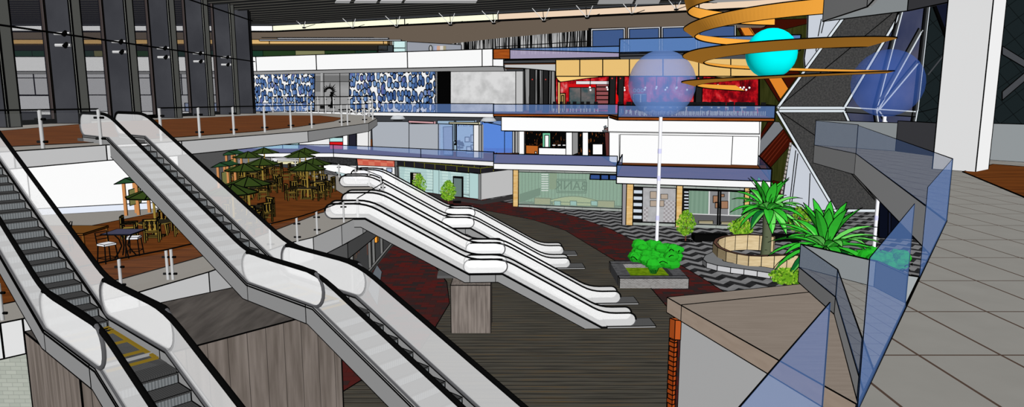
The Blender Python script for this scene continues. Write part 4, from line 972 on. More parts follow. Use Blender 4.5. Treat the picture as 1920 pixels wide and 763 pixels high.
def text_mesh(s, size, M, name, parent, a, xdir, mirror=False, ext=.02):
    c = bpy.data.curves.new(name, 'FONT'); c.body = s; c.size = size; c.extrude = ext; c.align_x = 'CENTER'
    o = bpy.data.objects.new(name, c); COL.objects.link(o)
    dg = bpy.context.evaluated_depsgraph_get(); me = bpy.data.meshes.new_from_object(o.evaluated_get(dg)); bpy.data.objects.remove(o)
    X = Vector(xdir).normalized(); X.z = 0; Z = Vector((0, 0, 1)); Y = Z
    for vtx in me.vertices:
        p = vtx.co.copy(); x = -p.x if mirror else p.x
        n = X.cross(Z)
        q = Vector(a) + X * x + Z * p.y + n * p.z; vtx.co = q - (Vector(parent.location) if parent else Vector((0, 0, 0)))
    me.materials.clear(); me.materials.append(M)
    o = bpy.data.objects.new(name, me); COL.objects.link(o); o.parent = parent; return o
text_mesh('Well Style', .62, mat('navy lettering', (30, 50, 90), 1), 'lettering', t, on(878, 237, P2), (1, -.05, 0))
m = MB(mat('pink sign board', (248, 190, 196), KF), lw=LW); vp(m, [(-17.6, 87.1), (-3.3, 75.1)], [(766, 226), (813, 228), (813, 232), (766, 230)], .3); tag(m.build('sign_board'), 'long pink sign board above the pale blue-grey wall', 'sign')
m = MB(mat('pale yellow board', (250, 244, 205), KF), lw=LW); vp(m, [(-17.6, 87.1), (-3.3, 75.1)], [(842, 229), (897, 229.5), (897, 233), (842, 232)], .3); tag(m.build('sign_board'), 'long pale yellow sign board above the glass shop', 'sign')
m = MB(glass('strong blue glass', (86, 136, 226), .8, 1.1), mat('mid blue wall', (110, 140, 190), KF), lw=LW); P = [(-4, 84), (8, 83)]; vp(m, P, [(904, 228), (946, 236), (946, 290), (904, 296)], .06); vp(m, P, [(946, 246), (961, 246), (961, 287), (946, 288)], .06); vp(m, [(-4, 92), (8, 91)], rect(P, 900, 226, 962, 300), .2, 1); struct(m, 'window_26', 'strong blue glass wall of the middle floor', 'window')
m = MB(mat('grey pier face', (190, 190, 190), KF), lw=LW); P = [(-1, 80.5), (8, 80)]
for u in (961, 966, 970): vp(m, P, rect(P, u, 246, u + 4, 287), .3)
struct(m, 'trim_11', 'bundle of grey pipes beside the strong blue glass', 'trim')
# --- level 2, centre: white lintel, bar
PL = [(-.7, 71), (10, 69)]; PI2 = [(0, 78), (12, 75.5)]
m = MB(WHITE, lw=LW); vp(m, PL, [(940, 219), (1141, 222), (1141, 248), (940, 245)], .5); struct(m, 'wall_lintel', 'plain white lintel over the middle floor bar', 'wall')
t = thing('serving_bar', 'white framed bar front on the middle floor with a serving hatch', 'shopfront', on(1020, 288, PI2))
m = MB(WHITE, mat('grey reveal', (150, 150, 150), KF), lw=LW)
for a in ((973, 246, 983, 291), (1061, 248, 1073, 291), (1092, 248, 1103, 293)):
    q = MB(WHITE, lw=LW); vp(q, PI2, rect(PI2, *a), .3); q.build('pier', t)
vp(m, PI2, [(1010, 277), (1061, 278), (1061, 291), (1010, 290)], .3); vp(m, PI2, [(1073, 248), (1084, 248), (1084, 287), (1073, 291)], .3, 1)
m.build('hatch_front', t)
m = MB(WHITE, lw=LW); vp(m, PI2, rect(PI2, 1111, 270, 1130, 290), .3); m.build('cupboard', t)
m = MB(texmat('dark bar wall with bottles', lambda h: (lambda s: h.mix(h.math('GREATER_THAN', h.noise(h.comb(h.math('MULTIPLY', s[0], 9.0), 0.0, h.math('MULTIPLY', s[2], 1.6)), 1.0, 1), .66), rgb((8, 8, 8), KF), rgb((150, 84, 40), KF)))(h.sep(h.pos()))), lw=LW)
PI3 = [(0, 81), (12, 78.5)]; vp(m, PI3, [(972, 244), (1136, 246), (1136, 294), (972, 292)], .2); m.build('back_wall', t)
PI4 = [(0, 79.5), (12, 77)]
m = MB(mat('mint door frame', (120, 205, 165), KF), WHITE, lw=LW); vp(m, PI4, rect(PI4, 1017, 249, 1032, 276), .1); vp(m, PI2, rect(PI2, 1021.5, 253.5, 1029, 276), .1, 1); m.build('door', t)
m = MB(mat('orange brown counter', (190, 104, 40), KF), lw=LW); vp(m, PI4, [(986, 272), (1009, 273), (1009, 289), (986, 288)], .4); m.build('counter', t)
m = MB(WHITE, lw=LW); vp(m, PI2, rect(PI2, 1003, 284, 1006, 288), .1, 0); m.build('white_bin', t)
m = MB(WHITE)
for u in (1036, 1046, 1055): vp(m, PI4, rect(PI4, u, 271.5, u + 5, 273), .2, 0, False)
m.build('glassware', t)
m = MB(mat('maroon post', (96, 50, 46), KF), lw=LW); vp(m, PL, [(1133, 241), (1142, 238), (1142, 295), (1136, 294)], .4); m.build('post', t)
m = MB(BLK); vp(m, PI3, rect(PI3, 1136, 262, 1143, 294), .1); m.build('shutter', t)
m = MB(mat('grey spotlight', (90, 96, 100), 1)); m.lathe(on(1133.5, 246, [(-.7, 70), (10, 68)]), [(.01, -.1), (.2, -.08), (.26, .1), (.01, .15)], 0, 10); m.tube([on(1132, 239, PL), on(1137, 236, PL)], .12, 0, 6); m.build('spotlight', t)
# --- level 2, right: white wall
m = MB(WHITE, mat('hairline grey', (150, 150, 150), KF), lw=None); m.prism([(11.2, 70.96), PW[1], (24.8, 68.1), (11.4, 71.2)], L2, L3 - .3)
struct(m, 'wall_white', 'big plain white wall of the middle floor, right part', 'wall')
PWf = [(11.9, 70.7), (24.5, 67.8)]
m = MB(WHITE, BLACK)
def hl(m, pl, a, b, w=.06): m.line(on(*a, pl), on(*b, pl), w, 1)
hl(m, PWf, (1161, 252), (1161, 306)); hl(m, PWf, (1163, 252), (1162, 306)); hl(m, PWf, (1374, 255), (1371, 310)); hl(m, PWf, (1423, 256), (1421, 311)); hl(m, PWf, (1163, 252), (1423, 256)); hl(m, PWf, (1371, 309), (1420, 310.5)); hl(m, PWf, (1420, 309), (1423, 311))
o = m.build('wall_seam'); o['kind'] = 'structure'; o['label'] = 'thin dark panel seams on the big white wall'; o['category'] = 'seam'
m = MB(WHITE, lw=LW); vp(m, [(0, 76), (14, 75)], [(1142, 247), (1166, 248), (1166, 306), (1142, 304)], .2); struct(m, 'wall_white_pier', 'narrow white pier right of the maroon post', 'wall')
PWL = [(9.3, 66.2), (22.8, 62.8)]
m = MB(WHITE, lw=.06); vp(m, PWL, [(1140, 218), (1424, 224), (1424, 252), (1140, 248)], .5); hl2 = on; m.line(on(1140, 246.5, [(9.3, 66), (22.8, 62.6)]), on(1424, 250.5, [(9.3, 66), (22.8, 62.6)]), .05); struct(m, 'wall_lintel', 'plain white lintel over the big white wall at right', 'wall')
# hanging dish lamps
for u, v, lab in ((746, 222, 'left'), (916, 226, 'right')):
    p = on(u, v, [(-24, 80), (0, 71)] if u < 800 else [(-3, 70.5), (0, 70)])
    t = thing('dish_lamp', 'wide grey dish lamp hanging under the upper far floor, %s one of two' % lab, 'lamp', p)
    m = MB(mat('grey dish', (176, 180, 184), 1.0, .3)); m.lathe(p, [(.2, .32), (.55, .28), (.8, 0), (.82, -.08), (.5, -.1), (.05, -.1)], 0, 20); m.build('shade', t)
    m = MB(BLK); m.tube([p + Vector((.5 * math.cos(a), .5 * math.sin(a), -.2)) for a in [2 * PI * k / 8 for k in range(8)]], .04, 0, 5, closed=True); m.tube([p + Vector((0, 0, .3)), (p.x, p.y, L3 - .43)], .03, 0, 5); m.build('ring', t)
# --- ground level, left: brick fascia shops
P = [(-16, 88.5), (-1.5, 80)]
def ql(pl, pts): return [on(u, v, pl) for u, v in pts]
DBR = bricks('dark blocks with yellow joints', (36, 34, 40), (44, 42, 48), (120, 120, 40), KF, 1.65, .85, .05, ('x', 'z'))
PWAf = [(-11.5, 95.0), (-4.2, 88.3)]
m = MB(DBR, lw=LW); vp(m, PWAf, [(741, 297), (900, 310), (900, 325), (741, 311)], 1.0); struct(m, 'wall_dark_fascia', 'dark block fascia with yellow joints over the turquoise shop', 'wall')
m = MB(DBR, lw=LW); a, b = on(900, 310, PWAf), on(900, 325, PWAf); e = Vector((4.6, 6, 0)); m.slab([a, a + e, b + e, b], .3); struct(m, 'wall_dark_fascia', 'short return of the dark block fascia at the shop corner', 'wall')
SAL = texmat('salmon checker fascia', lambda h: (lambda s: h.mix(h.math('PINGPONG', h.math('ADD', h.math('FLOOR', h.math('DIVIDE', s[0], 1.1)), h.math('FLOOR', h.math('DIVIDE', s[2], .62))), 1.0), rgb((228, 104, 84), KF), rgb((238, 134, 108), KF)))(h.sep(h.pos())))
PSL = [(-22, 104), (-12, 96)]
m = MB(SAL, lw=LW); vp(m, PSL, [(669, 296), (740, 297), (740, 313), (671, 310)], .5); struct(m, 'wall_salmon', 'salmon checked fascia left of the dark block fascia', 'wall')
m = MB(mat('grey end post', (110, 112, 112), KF), lw=LW); vp(m, PSL, [(740, 296), (745, 297), (747, 345), (741, 340)], .4); struct(m, 'trim_12', 'grey post between the salmon and dark fascias', 'trim')
m = MB(WHITE, mat('pale blue panel', (190, 205, 235), KF), lw=LW); vp(m, PSL, [(671, 310), (741, 313), (741, 360), (671, 350)], .3); P5 = [(-22, 103.7), (-12, 95.7)]; 
for a in ((676, 314, 690, 330), (700, 316, 718, 336)): vp(m, P5, rect(P5, *a), .1, 1)
m.slab([on(u, v, P5) for u, v in [(725, 315), (735, 315), (735, 323), (725, 323)]], .1, 1); struct(m, 'wall_shop', 'white shopfront with pale blue panes under the salmon fascia', 'wall')
BLT = grained('black speckled fascia', (40, 40, 42), (62, 62, 64), KF, (1, 1, 1), 4)
m = MB(BLT, lw=LW); vp(m, [(-34, 100), (-14, 100)], [(590, 286), (668, 288), (668, 311), (590, 303)], .3); struct(m, 'wall_speckled', 'black speckled fascia behind the terrace railing', 'wall')
m = MB(WHITE, mat('pale cyan strip', (200, 225, 228), KF), lw=.05); vp(m, [(-34, 99.5), (-14, 99.5)], [(600, 308), (668, 311), (668, 332), (600, 316)], .3); vp(m, [(-34, 99), (-14, 99)], [(628, 322), (668, 330), (668, 337), (640, 330)], .3, 1); struct(m, 'wall_white_low', 'white strip wall behind the terrace railing', 'wall')
m = MB(mat('near white wall', (236, 236, 240), KF), mat('pale yellow strip', (246, 238, 190), KF), mat('mid grey far wall', (128, 128, 128), KF), lw=.07); P6 = [(-40, 92), (-14, 92)]
vp(m, P6, rect(P6, 508, 284, 592, 303), .3); vp(m, P6, rect(P6, 520, 300, 560, 308), .4, 1); vp(m, P6, rect(P6, 440, 282, 508, 312), .3, 2); struct(m, 'wall_far_terrace', 'near-white and grey wall beyond the umbrellas', 'wall')
# turquoise shop
t = thing('glass_shopfront', 'turquoise glass shopfront at ground level with shelves inside', 'shopfront', (-8, 92, 0))
m = MB(TEAL, mat('pale turquoise solid', (205, 240, 238), KF), lw=LW)
vp(m, PWA, [(745, 311), (815, 318), (815, 363), (745, 345)], .05); vp(m, PWA, [(821, 319), (897, 326), (897, 373), (821, 363)], .05)
m.build('glass_panel', t)
m = MB(mat('pale turquoise solid', (205, 240, 238), KF), lw=.05)
vp(m, PWAf, [(812, 318), (823, 319), (823, 364), (812, 362)], .2); m.build('mullion', t); m = MB(mat('pale turquoise solid', (205, 240, 238), KF), lw=.05); vp(m, PWAf, [(880, 324), (897, 326), (897, 373), (880, 371)], .1)
m.build('side_panel', t); m = MB(mat('pale turquoise solid', (205, 240, 238), KF), lw=.05)
vp(m, PWAf, [(745, 352), (812, 357), (812, 362), (745, 354)], .1); vp(m, PWAf, [(823, 358), (850, 361), (850, 367), (823, 364)], .1); vp(m, PWAf, [(868, 364), (880, 366), (880, 371), (868, 369)], .1)
m.build('low_panel', t)
SHELF = texmat('shop shelves', lambda h: (lambda s: h.mix(h.math('LESS_THAN', h.math('FRACT', h.math('DIVIDE', s[2], .42)), .3), h.mix(h.math('GREATER_THAN', h.noise(h.comb(h.math('MULTIPLY', s[0], 1.2), 0.0, h.math('MULTIPLY', s[2], .15)), 1.0, 1), .5), rgb((140, 172, 170), KF), rgb((205, 226, 216), KF)), rgb((104, 134, 134), KF)))(h.sep(h.pos())))
m = MB(SHELF); vp(m, [(-13, 99), (-2, 92)], [(730, 309), (905, 322), (905, 376), (730, 362)], .2); m.build('shelving', t)
m = MB(mat('white block face', (222, 222, 222), KF), lw=LW); a = on(900, 325, PWA); a.z = 0; m.slab([(a.x, a.y, 0), (a.x + 4.3, a.y + 5.2, 0), (a.x + 4.3, a.y + 5.2, 5.8), (a.x, a.y, 5.8)], .4); m.build('side_wall', t)
m = MB(mat('grey corner post', (150, 152, 152), KF), lw=.05); vp(m, PWAf, [(897, 326), (901, 326), (901, 375), (897, 374)], .2); m.build('corner_post', t)
m = MB(BLK, mat('door glass', (120, 142, 140), KF), lw=None)
P7 = [(-11.5, 94.6), (-4.2, 87.9)]
vp(m, P7, [(849, 330), (867, 331), (867, 371), (849, 369)], .2); P8 = [(-11.5, 94.3), (-4.2, 87.6)]; vp(m, P8, [(851, 334), (865, 335), (865, 369), (851, 368)], .05, 1, False); m.build('door', t)
m = MB(BLK, mat('cream grid', (225, 215, 190), KF)); vp(m, P7, [(769, 323), (788, 324), (788, 352), (769, 346)], .1)
for i in range(2):
    for j in range(5): u, v = 775 + i * 6.5, 325 + j * 4.4; vp(m, P8, [(u, v), (u + 5.4, v + .3), (u + 5.4, v + 3.5), (u, v + 3.2)], .04, 1, False)
m.build('magazine_rack', t)
m = MB(mat('dark kerb', (52, 50, 50), KU), lw=.05); m.slab([at_z(u, v, .1) for u, v in [(790, 361), (896, 376), (905, 376), (960, 366), (965, 372), (905, 382), (780, 366)]], .08, 0, False, back=(0, 0, -1)); struct(m, 'trim_13', 'dark kerb along the turquoise shop', 'kerb')
# --- ground level, centre: green bank
TANW = grained('pale timber cladding', (222, 176, 104), (240, 204, 142), KF, (.5, 1, 3), 1.5); CONC = grained('grey green concrete', (164, 172, 166), (184, 190, 184), KF, (1, 1, 1), .5, seam=(0, 2.1, .05, (130, 136, 132)))
t = thing('bank_front', 'green glazed bank front with a reversed sign inside', 'shopfront', on(1060, 390, PWB))
m = MB(TANW, lw=LW); vp(m, PWB, [(962, 317), (972, 317), (971.5, 388), (961.5, 387.5)], .5); m.build('timber_post', t)
m = MB(CONC, lw=LW); vp(m, PWB, [(972, 318), (1167, 322), (1167, 327), (972, 322)], .3); vp(m, PWB, [(972, 383), (1167, 391.5), (1167, 397), (971, 388)], .5); m.build('concrete_frame', t)
CUR = texmat('green curtain wall', lambda h: h.mix(h.math('PINGPONG', h.sep(h.pos())[0], .22), rgb((120, 150, 130), KF), rgb((176, 205, 184), KF)))
m = MB(GREENG, lw=LW); vp(m, PWB, [(972, 322), (1167, 327), (1166.5, 391.5), (972, 383)], .05); m.build('glass_panel', t)
PK = [(.1, 88), (12.8, 84)]
def sh(dy): return [(.1, 83.1 + dy), (12.8, 79.2 + dy)]
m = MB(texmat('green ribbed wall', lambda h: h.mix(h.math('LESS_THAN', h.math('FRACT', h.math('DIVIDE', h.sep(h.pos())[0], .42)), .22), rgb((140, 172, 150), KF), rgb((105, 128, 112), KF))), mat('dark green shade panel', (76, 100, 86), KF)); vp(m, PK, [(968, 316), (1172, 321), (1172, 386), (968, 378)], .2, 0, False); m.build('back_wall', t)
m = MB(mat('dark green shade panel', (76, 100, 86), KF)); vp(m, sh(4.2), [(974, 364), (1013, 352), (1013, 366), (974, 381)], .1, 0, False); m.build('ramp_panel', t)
m = MB(mat('dull olive stair block', (134, 144, 108), KF), WHITE); vp(m, sh(4), [(1030, 325), (1044, 325), (1044, 355), (1030, 355)], .1, 0, False)
for j in range(8): vp(m, sh(3.8), rect(PK, 1015, 326 + j * 4.3, 1028, 328 + j * 4.3), .05, 1, False)
m.build('ladder_shelf', t)
SG = mat('dark sign line', (40, 70, 58), KF)
m = MB(SG)
for a in ((1044, 336, 1099, 361), (1047, 338.5, 1096, 358.5)):
    m.loop([on(u, v, sh(1.2)) for u, v in [(a[0], a[1]), (a[2], a[1] + 1), (a[2], a[3] + 1), (a[0], a[3])]], .09)
m.build('sign_frame', t)
text_mesh('BANK', 1.55, SG, 'sign_lettering', t, on(1071, 356, sh(1.2)), (12.7, -3.9, 0), mirror=True)
CTR = mat('cream reception desk', (196, 200, 150), KF)
m = MB(CTR, mat('tan desk end', (180, 165, 120), KF), lw=.07)
vp(m, sh(2.2), [(1002, 371), (1032, 372), (1032, 384), (1002, 383)], .5, 1); vp(m, sh(2.2), [(1120, 376), (1152, 377), (1152, 390), (1120, 388)], .5, 1)
arc = [(1032 + 88 * k / 10, 374.5 - 7.5 * math.sin(PI * k / 10) + .3 * k * .6) for k in range(11)]
vp(m, sh(2), arc + [(1120, 381), (1032, 378)], .4, 0)
vp(m, sh(2.1), [(1036, 378), (1118, 381), (1118, 387), (1036, 384)], .3, 0)
m.build('reception_desk', t)
m = MB(mat('aqua stool', (170, 215, 215), KF), lw=.07)
for u in (1039, 1069, 1108): vp(m, sh(1.8), [(u, 376.5), (u + 12, 377), (u + 12, 386), (u, 385)], .4)
m.build('desk_panels', t)
m = MB(mat('deep blue notice', (54, 84, 146), KF), lw=.12); vp(m, sh(-.1), [(1107, 327), (1167, 328.5), (1167, 337.5), (1106, 336)], .05)
for u in (1126, 1142): m.line(on(u, 327, sh(-.2)), on(u, 337, sh(-.2)), .2)
m.build('blue_screen', t)
# --- ground level, right: timber posts, black and white ladders
t = thing('cafe_front', 'concrete framed shop with timber posts and black and white striped panels', 'shopfront', on(1290, 435, PW))
m = MB(mat('grey stone pier', (158, 154, 158), KF), lw=LW); vp(m, PW, [(1167, 343), (1175, 343), (1173, 428), (1166, 428)], .5); m.build('pier', t)
for a in ([(1175, 344), (1188, 345), (1186, 429), (1173, 428)], [(1268.5, 347), (1280.5, 348), (1278, 434), (1266, 433)], [(1396, 352), (1406, 352), (1404, 440), (1394, 440)]):
    m = MB(TANW, lw=LW); vp(m, PW, a, .5); m.build('timber_post', t)
m = MB(CONC, lw=LW); PWc = [(11.9, 71.0), (24.5, 68.1)]; vp(m, PWc, [(1188, 345), (1410, 352), (1410, 358), (1188, 350)], .3); vp(m, PWc, [(1186, 416), (1408, 424), (1408, 441), (1186, 430)], .5); m.build('concrete_frame', t)
STRI = [(25, 25, 25), (214, 224, 234)]
m = MB(mat('stripe black', (24, 24, 24), KF), mat('stripe ice', (214, 224, 234), KF))
for j in range(11): vp(m, PWc, [(1187, 350.5 + j * 5.95), (1205, 351 + j * 5.95), (1205, 357 + j * 5.95), (1187, 356.5 + j * 5.95)], .2, j % 2, False)
m.build('striped_panel', t)
m = MB(mat('stripe black', (24, 24, 24), KF), mat('stripe ice', (214, 224, 234), KF))
vp(m, PWc, [(1281, 355), (1292, 355), (1291, 412), (1280, 412)], .2, 0, False); PWd = [(11.9, 70.8), (24.5, 67.9)]
for j in range(9): vp(m, PWd, [(1283, 359 + j * 6), (1291, 359.2 + j * 6), (1291, 361.5 + j * 6), (1283, 361.3 + j * 6)], .05, 1, False)
m.build('striped_panel', t)
CHK = texmat('grey checker room', lambda h: (lambda s: h.mix(h.math('PINGPONG', h.math('ADD', h.math('FLOOR', h.math('DIVIDE', s[0], .22)), h.math('FLOOR', h.math('DIVIDE', s[2], .22))), 1.0), rgb((160, 154, 156), KF), rgb((196, 194, 196), KF)))(h.sep(h.pos())))
m = MB(grained('grey cafe wall', (172, 172, 174), (186, 186, 188), KF, (1, 1, 1), 2), lw=LW); vp(m, [(11.9, 72.5), (24.5, 69.6)], [(1203, 348), (1270, 350), (1268, 420), (1203, 418)], .2); m.build('back_wall', t)
m = MB(CHK); PZ = [(11.9, 72.2), (24.5, 69.3)]
vp(m, PZ, [(1206, 389), (1216, 389), (1214, 416), (1205, 416)], .1); vp(m, PZ, [(1246, 375), (1267, 377), (1266, 418), (1243, 417)], .1); m.build('checked_partition', t)
m = MB(mat('beige cafe box', (186, 168, 150), KF), lw=.05)
for a in ((1219, 359, 1231, 372), (1219, 376, 1231, 387), (1239, 364, 1252, 373), (1237, 376, 1245, 387)):
    m = MB(mat('beige cafe box', (178, 166, 156), KF), lw=.05); vp(m, [(11.9, 71.8), (24.5, 68.9)], rect(PZ, *a), .1); m.build('menu_board', t)
m = MB(CLEAR, lw=LW); vp(m, PW, [(1205, 351), (1268, 353), (1267, 418), (1204, 416)], .04); m.build('glass_panel', t)
m = MB(CUR, mat('grey passage', (140, 140, 142), KF), mat('white mullion', (225, 225, 225), KF), mat('grey passage floor', (96, 96, 98), KF)); PV = [(11.9, 73), (24.5, 70.1)]
vp(m, PV, [(1290, 352), (1329, 354), (1329, 402), (1290, 400)], .2, 0, False); vp(m, PV, [(1331, 354), (1366, 355), (1366, 405), (1331, 402)], .2, 1, False); vp(m, PV, [(1368, 355), (1410, 357), (1410, 408), (1368, 405)], .2, 0, False)
vp(m, PV, [(1288, 400), (1410, 405), (1410, 425), (1288, 420)], .2, 3, False)
PV2 = [(11.9, 72.7), (24.5, 69.8)]
for u in (1329, 1366): vp(m, PV2, [(u, 353), (u + 2.5, 353), (u + 1.5, 403), (u - 1, 403)], .1, 2, False)
vp(m, PV2, [(1290, 400), (1410, 404.5), (1410, 406), (1290, 401.5)], .1, 2, False); m.build('interior', t)
m = MB(mat('brown picture', (166, 124, 96), KF), lw=.06); PV3 = [(11.9, 72.4), (24.5, 69.5)]
for a in ((1337, 367, 1346, 380), (1341, 379, 1348, 390), (1352, 377, 1365, 391), (1352, 364, 1358, 369)):
    m = MB(mat('brown picture', (166, 124, 96), KF), lw=.06); vp(m, PV3, rect(PV3, *a), .1); m.build('picture', t)
for a in ((1310, 414, 1337, 421), (1352, 416, 1380, 423)):
    m = MB(mat('cream bench', (170, 160, 130), KF), lw=.06); vp(m, PV3, rect(PV3, *a), .3); m.build('bench', t)
m = MB(BLK); vp(m, PW, [(1282, 354), (1410, 358), (1410, 361), (1282, 357)], .2, 0, False)
for u in (1346, 1350): vp(m, PW, [(u, 357), (u + 3, 357), (u + 1, 422), (u - 2, 422)], .2, 0, False)
m.build('door_frame', t)
# ================================================================== angular cladding on the right
def PY_(y): return [(20, y), (90, y)]
OLIVE = grained('olive streaked cladding', (40, 44, 14), (58, 60, 26), KF, (3, 1, .25), 1.2)
MARO = mat('dark maroon cladding', (62, 16, 6), KF); ORG = mat('bright orange panel', (230, 138, 46), KF)
CARP = grained('charcoal woven cladding', (60, 60, 60), (76, 75, 74), KF, (1, 1, 1), 5, lo=.4, hi=.6); ICE = mat('pale ice panel', (208, 214, 224), KF); TRW = mat('white metal trim', (228, 236, 242), KF)
PQ = PY_(80); PQ1 = PY_(79.8); PQ2 = PY_(79.5); PQ3 = PY_(79.2)
m = MB(OLIVE, MARO, lw=LW)
vp(m, PQ, [(1378, 20), (1400, -20), (1560, -20), (1505, 210), (1470, 345), (1440, 400), (1424, 400), (1424, 112), (1378, 104)], .4); struct(m, 'wall_olive', 'olive streaked wall behind the orange ribbon spiral', 'wall')
m = MB(MARO, mat('thin red-brown line', (96, 34, 20), KF), mat('pale dotted joint', (190, 180, 176), KF), lw=.06)
vp(m, PQ1, [(1400, 46), (1425, 37), (1518, 35), (1516, 44), (1462, 57), (1432, 66), (1450, 100), (1440, 112), (1414, 66)], .15)
vp(m, PQ1, [(1463, 142), (1484, 128), (1500, 136), (1478, 166)], .15); vp(m, PQ1, [(1433, 148), (1441, 147), (1464, 187), (1460, 191)], .15); vp(m, PQ1, [(1380, 46), (1384, 46), (1397, 68), (1391, 68)], .15)
vp(m, PQ1, [(1469, 241), (1486, 267), (1438, 322), (1423, 304), (1423, 292)], .15); vp(m, PQ1, [(1440, 228), (1452, 228), (1424, 265), (1424, 256)], .15)
vp(m, PQ1, [(1450, 338), (1472, 344), (1462, 380), (1440, 392), (1440, 352)], .15)
for k in range(4): m.line(on(1468 - k * 1 + 4 * k, 246 + 5 * k, PQ2), on(1424 + 4 * k, 298 + 5 * k, PQ2), .1, 1)
struct(m, 'wall_maroon', 'dark maroon diagonal strips on the olive wall', 'wall')
m = MB(ORG, lw=.06); vp(m, PQ1, [(1383, 46), (1404, 46), (1418, 68), (1395, 68)], .15); vp(m, PQ1, [(1441, 147), (1464, 142), (1478, 166), (1463, 186)], .15); struct(m, 'wall_orange', 'bright orange diagonal strips on the olive wall', 'wall')
m = MB(mat('mid grey strip', (124, 127, 132), KF), lw=.06); vp(m, PQ1, [(1451, 228), (1461, 229), (1469, 241), (1423, 293), (1423, 264)], .15); struct(m, 'wall_grey_strip', 'grey diagonal strip below the right balcony end', 'wall')
m = MB(ICE, mat('pale dotted joint', (190, 180, 176), KF), lw=LW)
vp(m, PQ2, [(1484, 268), (1500, 285), (1562, 392), (1530, 396), (1466, 386), (1478, 300)], .3); vp(m, PQ2, [(1517, -28), (1626, -28), (1510, 128), (1508, 110), (1514, 70)], .3)
for a, b in (((1492, 282), (1480, 385)), ((1496, 288), (1484, 385)), ((1519, 325), (1516, 392)), ((1540, 36), (1534, 68)), ((1546, 36), (1540, 62)), ((1531, 83), (1530, 96))): m.line(on(*a, PQ3), on(*b, PQ3), .08)
for k in range(16): v = 268 + k * 7.5; u = 1482 - k * 1.35; m.line(on(u, v, PQ3), on(u - .6, v + 4, PQ3), .18, 1)
struct(m, 'wall_ice', 'pale ice-coloured panels edging the charcoal cladding', 'wall')
m = MB(CARP, lw=LW); vp(m, PQ3, [(1458, 203), (1585, 203), (1720, -28), (1626, -28)], .3); vp(m, PQ3, [(1460, 208), (1584, 208), (1652, 372), (1652, 396), (1568, 394)], .3)
P = PY_(79.1)
for a, b in (((1458, 202), (1672, 26)), ((1462, 209), (1540, 262)), ((1540, 262), (1640, 375)), ((1584, 300), (1640, 372))): m.line(on(*a, P), on(*b, P), .08)
struct(m, 'wall_charcoal', 'large charcoal woven cladding in two facets with white trim', 'wall')
P = PY_(79.0); Pb = PY_(78.8)
m = MB(TRW, lw=None)
for a, b in (((1626, -28), (1458, 202)), ((1457, 209), (1567, 396)), ((1458, 202.5), (1583, 202.5)), ((1460, 208), (1582, 208)), ((1720, -28), (1583, 202)), ((1583, 209), (1655, 372)), ((1562, 395), (1652, 395))):
    m.bar(on(*a, P), on(*b, P), .3, .3)
m.mats.append(BLACK)
for a, b in (((1626, -28), (1458, 202)), ((1457, 209), (1567, 396)), ((1458, 202.5), (1583, 202.5)), ((1460, 208), (1582, 208)), ((1720, -28), (1583, 202)), ((1583, 209), (1655, 372)), ((1562, 395), (1652, 395))):
    dx, dy = (b[0] - a[0], b[1] - a[1]); L = math.hypot(dx, dy); ox, oy = -dy / L * 2.9, dx / L * 2.9
    for s in (-1, 1): m.line(on(a[0] + ox * s, a[1] + oy * s, Pb), on(b[0] + ox * s, b[1] + oy * s, Pb), .07)
struct(m, 'trim_20', 'white metal trims outlining the charcoal cladding', 'trim')
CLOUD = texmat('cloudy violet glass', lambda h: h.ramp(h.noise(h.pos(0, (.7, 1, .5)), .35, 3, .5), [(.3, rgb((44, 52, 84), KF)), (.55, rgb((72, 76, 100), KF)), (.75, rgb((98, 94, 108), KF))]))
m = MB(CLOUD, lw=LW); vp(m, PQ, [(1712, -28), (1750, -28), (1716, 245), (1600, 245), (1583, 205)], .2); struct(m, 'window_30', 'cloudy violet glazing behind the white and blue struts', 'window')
m = MB(mat('dark strut', (70, 72, 74), KF), TRW, BLACK)
for a, b, w_ in (((1700, -25), (1640, 205), .5), ((1726, 55), (1642, 206), .5), ((1720, 116), (1646, 204), .4), ((1742, -25), (1716, 207), .55), ((1586, 206), (1716, 214), .6), ((1640, 205), (1645, 240), .4), ((1648, 210), (1668, 240), .2), ((1716, 207), (1710, 240), .5)):
    A, B = on(*a, P), on(*b, P); m.bar(A, B, .25, w_, 0, False)
    dx, dy = (b[0] - a[0], b[1] - a[1]); L = math.hypot(dx, dy); r = w_ * 8
    for s in (-1, 1):
        ox, oy = -dy / L * r * s, dx / L * r * s; m.line(on(a[0] + ox, a[1] + oy, Pb), on(b[0] + ox, b[1] + oy, Pb), .12, 1 if s < 0 else 2)
struct(m, 'trim_21', 'fan of metal struts in front of the violet glazing', 'trim')
DW = texmat('near-black diamond tiles', lambda h: (lambda s: h.mix(h.math('MAXIMUM', h.math('LESS_THAN', h.math('FRACT', h.math('DIVIDE', h.math('ADD', s[0], s[2]), 2.6)), .04), h.math('LESS_THAN', h.math('FRACT', h.math('DIVIDE', h.math('SUBTRACT', h.math('ADD', s[0], 100.0), h.math('MULTIPLY', s[2], 1.3)), 3.0)), .04)), rgb((28, 36, 38), KF), rgb((14, 18, 19), KF)))(h.sep(h.pos())))
m = MB(DW, mat('dim navy glass', (22, 26, 44), KF), mat('dim grey trim', (74, 76, 80), KF), lw=LW)
vp(m, PY_(80.5), [(1716, -20), (2300, -60), (2300, 420), (1700, 420)], .3); vp(m, PQ1, [(1748, 8), (1785, 4), (1785, 85), (1775, 75)], .1, 1); vp(m, PQ1, [(1879, 86), (1940, 124), (1940, 138), (1879, 102)], .1, 2)
vp(m, PQ1, [(1940, 120), (1940, 136), (1879, 188), (1879, 172)], .1, 2); m.line(on(1752, 12, PQ2), on(1776, 74, PQ2), .3); m.line(on(1740, 140, PQ2), on(1780, 90, PQ2), .12, 2); m.line(on(1716, 212, PQ2), on(1770, 200, PQ2), .08)
struct(m, 'wall_dark', 'near-black wall with diamond tiles behind the white column', 'wall')
